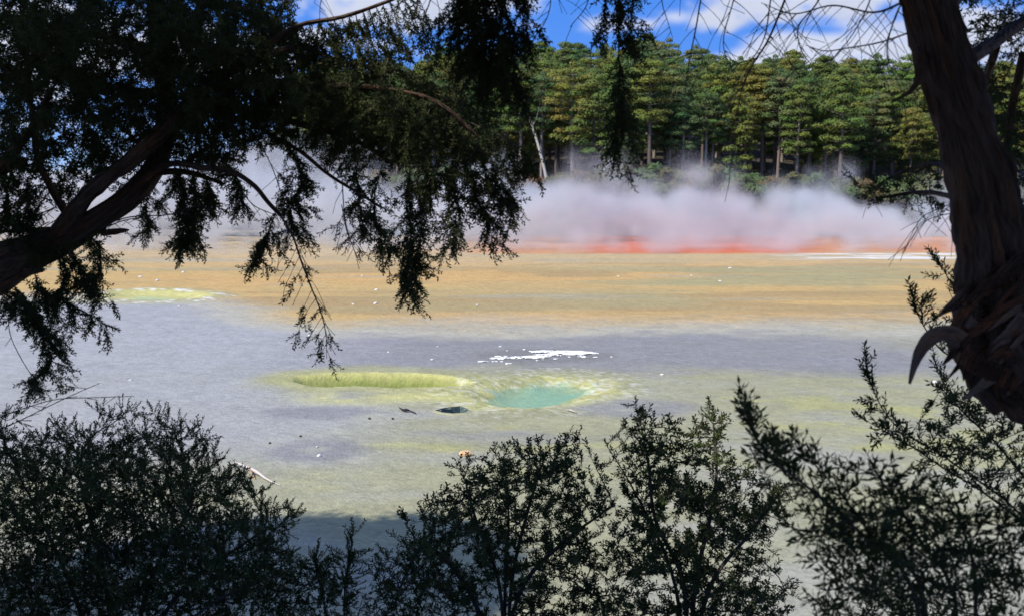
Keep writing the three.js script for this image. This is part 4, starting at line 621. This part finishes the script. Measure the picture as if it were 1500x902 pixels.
shrub('slim_shrub', 'slim low bush between the dense bush and the twiggy bush', onBank(500, 4.9), [[[505, 860, 4.9], [515, 800, 4.9]], [[470, 860, 4.9], [460, 820, 4.9]]], [[[[505, 778], [525, 775], [535, 830], [545, 925], [420, 925], [435, 810], [470, 805], [500, 815]], 330, 4.9, 0.2]], { seed: 111, shoots: fineShoots, per: 3 });
shrub('twiggy_shrub', 'twiggy open bush with tiny star-shaped leaf tufts and forked stems', onBank(740, 4.6), [[[750, 850, 4.6], [770, 760, 4.6], [790, 690, 4.6]], [[730, 850, 4.6], [700, 770, 4.6], [680, 700, 4.6]], [[760, 870, 4.55], [830, 790, 4.5], [900, 740, 4.5]], [[690, 870, 4.6], [620, 800, 4.6], [590, 850, 4.6]], [[740, 860, 4.65], [745, 760, 4.7], [740, 690, 4.7]]],
  [[[[665, 680], [700, 668], [745, 650], [757, 622], [772, 650], [800, 640], [830, 626], [860, 648], [885, 690], [905, 740], [910, 925], [560, 925], [545, 840], [590, 770], [620, 735], [655, 715]], 2600, 4.6, 0.32, (x, y) => (fbm(x * 0.022, y * 0.022, 0.5, 3) > 0.47 ? 1 : 0.16)], [[[545, 800], [600, 800], [640, 850], [640, 925], [540, 925]], 200, 4.7, 0.2]], { seed: 121, shoots: shrubShoots, per: 1, kill: 0.038, step: 0.032, tipR: 0.0015, spread: 0.8 });
shrub('tall_shrub', 'tall open bush with upright leafy shoots, beside the twiggy bush', onBank(1010, 4.2), [[[1000, 850, 4.2], [960, 760, 4.2], [950, 680, 4.2], [932, 590, 4.2]], [[1020, 850, 4.2], [1040, 760, 4.2], [1050, 690, 4.2], [1045, 620, 4.2]], [[1040, 860, 4.2], [1100, 780, 4.2], [1130, 740, 4.2]], [[990, 860, 4.25], [930, 720, 4.25], [888, 650, 4.25]]],
  [[[[922, 590], [934, 570], [945, 600], [985, 620], [1000, 645], [1032, 600], [1042, 590], [1058, 620], [1070, 680], [1110, 690], [1160, 720], [1158, 760], [1130, 780], [1165, 850], [1150, 925], [880, 925], [890, 800], [920, 720], [905, 640]], 2400, 4.2, 0.3, (x, y) => (fbm(x * 0.022 + 7, y * 0.022, 0.5, 3) > 0.47 ? 1 : 0.16)]], { seed: 131, shoots: shrubShoots, per: 1, kill: 0.036, step: 0.03, tipR: 0.0015, spread: 0.8 });
shrub('blurred_shrub', 'close green bush with narrow leaves on slanting reddish stems', onBank(1400, 1.75), [[[1340, 870, 1.75], [1250, 770, 1.7], [1180, 710, 1.7], [1120, 660, 1.7], [1092, 600, 1.7]], [[1350, 860, 1.75], [1290, 800, 1.7], [1230, 720, 1.7], [1165, 650, 1.7]], [[1400, 880, 1.8], [1340, 780, 1.75], [1290, 700, 1.75]], [[1430, 900, 1.8], [1420, 800, 1.8], [1380, 720, 1.8]]],
  [[[[1080, 585], [1100, 600], [1120, 650], [1145, 640], [1180, 650], [1180, 700], [1215, 690], [1300, 680], [1345, 690], [1390, 750], [1440, 740], [1520, 740], [1520, 930], [1180, 930], [1200, 850], [1150, 760], [1110, 700]], 800, 1.75, 0.2, (x, y) => (fbm(x * 0.015, y * 0.015, 0.5, 3) > 0.42 ? 1 : 0.35)]], { seed: 141, shoots: [shoot(71, 0.035, 9, 0.019, 0.0052, 0.95), shoot(72, 0.04, 10, 0.018, 0.005, 0.9)], per: 1, step: 0.024, kill: 0.03, tipR: 0.0009, thin: 0.004, spread: 0.8, mats: softLeaf });
shrub('sprawling_shrub', 'bush with long arching sprays under the torn tree elbow', onBank(1560, 2.9), [[[1520, 800, 2.9], [1440, 720, 2.9], [1390, 690, 2.9], [1330, 650, 2.9], [1262, 612, 2.9]], [[1520, 790, 2.9], [1400, 680, 2.9], [1310, 620, 2.9], [1275, 560, 2.9], [1268, 522, 2.9]], [[1530, 760, 2.95], [1470, 660, 2.95], [1400, 590, 2.95], [1370, 530, 2.95]], [[1540, 700, 3], [1470, 520, 3], [1420, 460, 3], [1385, 400, 3], [1370, 380, 3]], [[1540, 700, 3], [1460, 520, 3], [1390, 520, 3], [1345, 460, 3], [1338, 435, 3]]],
  [[[[1262, 515], [1280, 570], [1310, 600], [1340, 620], [1380, 560], [1430, 570], [1520, 620], [1520, 790], [1430, 740], [1340, 680], [1258, 618]], 360, 2.9, 0.18], [[[1365, 375], [1380, 385], [1420, 400], [1430, 480], [1390, 540], [1340, 470], [1335, 430], [1365, 440]], 90, 3, 0.1]], { seed: 151, shoots: broadShoots, per: 1.3, step: 0.03, kill: 0.035, tipR: 0.001, thin: 0.0045, mats: softLeaf });
shrub('corner_shrub', 'low sharp-leaved bush behind the close green bush', onBank(1320, 4.0), [[[1310, 900, 4]], [[1280, 900, 4]], [[1360, 900, 4]]], [[[[1255, 870], [1290, 850], [1330, 852], [1400, 870], [1450, 880], [1450, 960], [1230, 960]], 260, 4, 0.2]], { seed: 161, shoots: shrubShoots, per: 1.4 });

// trees behind and to the left of the camera: their crowns shade the bank
{
  const leafClump = (() => { const s = new Soup(), r = rng(8); for (let i = 0; i < 90; i++) { const c = V(gauss(r), gauss(r), gauss(r)).multiplyScalar(0.3), a = V(gauss(r), gauss(r), gauss(r)).normalize(), b = V().crossVectors(a, V(gauss(r), gauss(r), gauss(r))).normalize(), L = 0.1, W = 0.035; s.quad(c, c.clone().addScaledVector(a, L * 0.5).addScaledVector(b, W), c.clone().addScaledVector(a, L), c.clone().addScaledVector(a, L * 0.5).addScaledVector(b, -W)); } return s.geometry(); })();
  const over = (parent, centre, R, n, seed) => { const r = rng(seed), q = new THREE.Object3D(), m = new THREE.InstancedMesh(leafClump, softLeaf[0], n); let c = 0; while (c < n) { const u = V(r() * 2 - 1, r() * 2 - 1, r() * 2 - 1); if (u.length() > 1 || fbm(u.x * 2.5 + seed, u.y * 2.5, u.z * 2.5, 3) < 0.42) continue; q.position.set(centre.x + u.x * R.x, centre.y + u.y * R.y, centre.z + u.z * R.z); q.rotation.set(r() * 6, r() * 6, r() * 6); q.scale.setScalar(0.7 + 0.5 * r()); q.updateMatrix(); m.setMatrixAt(c++, q.matrix); } m.name = 'foliage'; m.userData.kind = 'stuff'; m.castShadow = m.receiveShadow = true; parent.add(m); };
  const torn = scene.getObjectByName('torn_tree');        // the rest of its crown, over the bank
  part('limb', limb([at(1316, -140, 1.9), V(0.75, 7.0, -1.9), V(0.9, 7.8, -2.2), V(1.2, 8.6, -2.6)], [0.045, 0.045, 0.035, 0.015], 8), nearBark, torn);
  for (const [x, y, z] of [[-0.6, 8.2, -3.0], [2.6, 8.3, -2.6], [1.2, 8.2, -4.2], [1.0, 8.3, -1.0]]) part('limb', limb([V(0.85, 7.6, -2.1), V((x + 0.85) / 2, 8.0, (z - 2.1) / 2), V(x, y, z)], [0.03, 0.02, 0.008], 6), nearBark, torn);
  over(torn, V(1.2, 8.5, -2.8), V(2.5, 0.95, 2.3), 1500, 77);
  const list = [[[-3.4, 2.0], 8.0, 3.0, 'tall shade tree behind the viewpoint beside the leaning tree'], [[-7.0, -1.5], 8.2, 3.0, 'tall shade tree on the bank beyond the leaning tree'], [[-10.4, -8.6], 11.0, 3.0, 'tall shade tree at the foot of the bank'], [[2.4, 3.4], 8.5, 3.0, 'tall shade tree standing straight behind the viewpoint'], [[-0.6, 2.9], 7.0, 2.6, 'shade tree between its taller neighbours behind the viewpoint'], [[5.2, 0.6], 7.5, 2.8, 'shade tree on the bank beyond the torn tree']];
  list.forEach(([[x, z], H, R, label], i) => {
    const r = rng(200 + i), y0 = bankY(x, z), T = thing('shade_tree', label, 'tree', [x, y0, z]), q = new THREE.Object3D(), n = 3000;
    part('trunk', limb([V(0, -0.3, 0), V(0.2, H * 0.3, 0.1), V(-0.1, H * 0.6, 0), V(0.1, H * 0.95, 0)], [0.22, 0.17, 0.12, 0.04], 10, { rough: 0.2 }), nearBark, T);
    for (let k = 0; k < 9; k++) { const a = k * 2.4 + r(), h = H * (0.4 + 0.055 * k), L = R * (0.9 - 0.05 * k); part('limb', limb([V(0, h, 0), V(Math.cos(a) * L * 0.5, h + 0.5, Math.sin(a) * L * 0.5), V(Math.cos(a) * L, h + 1.1, Math.sin(a) * L)], [0.07, 0.05, 0.02], 6), nearBark, T); }
    const m = new THREE.InstancedMesh(leafClump, plainLeaf[2], n); let c = 0;
    while (c < n) { const u = V(r() * 2 - 1, r() * 2 - 1, r() * 2 - 1); if (u.length() > 1 || fbm(u.x * 2.2 + i * 9, u.y * 2.2, u.z * 2.2, 3) < 0.43) continue; q.position.set(u.x * R, H * 0.68 + u.y * H * 0.33, u.z * R); q.rotation.set(r() * 6, r() * 6, r() * 6); q.scale.setScalar(0.8 + 0.7 * r()); q.updateMatrix(); m.setMatrixAt(c++, q.matrix); }
    m.name = 'foliage'; m.userData.kind = 'stuff'; m.castShadow = m.receiveShadow = true; T.add(m);
  });
}

// every thing's origin at its base
for (const [name, base] of [['leaning_tree', V(-3.0, 3.9, -3.15)], ['torn_tree', V(1.52, 4.3, -1.6)], ['bleached_branch', flat(376, 700)], ['dead_tree', at(806, 290, 115)], ['dead_branch', at(890, 250, 105.5)], ['steam', V(0, 0, -88)]]) { const T = scene.getObjectByName(name); T.position.copy(base); for (const c of T.children) c.position.sub(base); }
renderer.render(scene, camera);
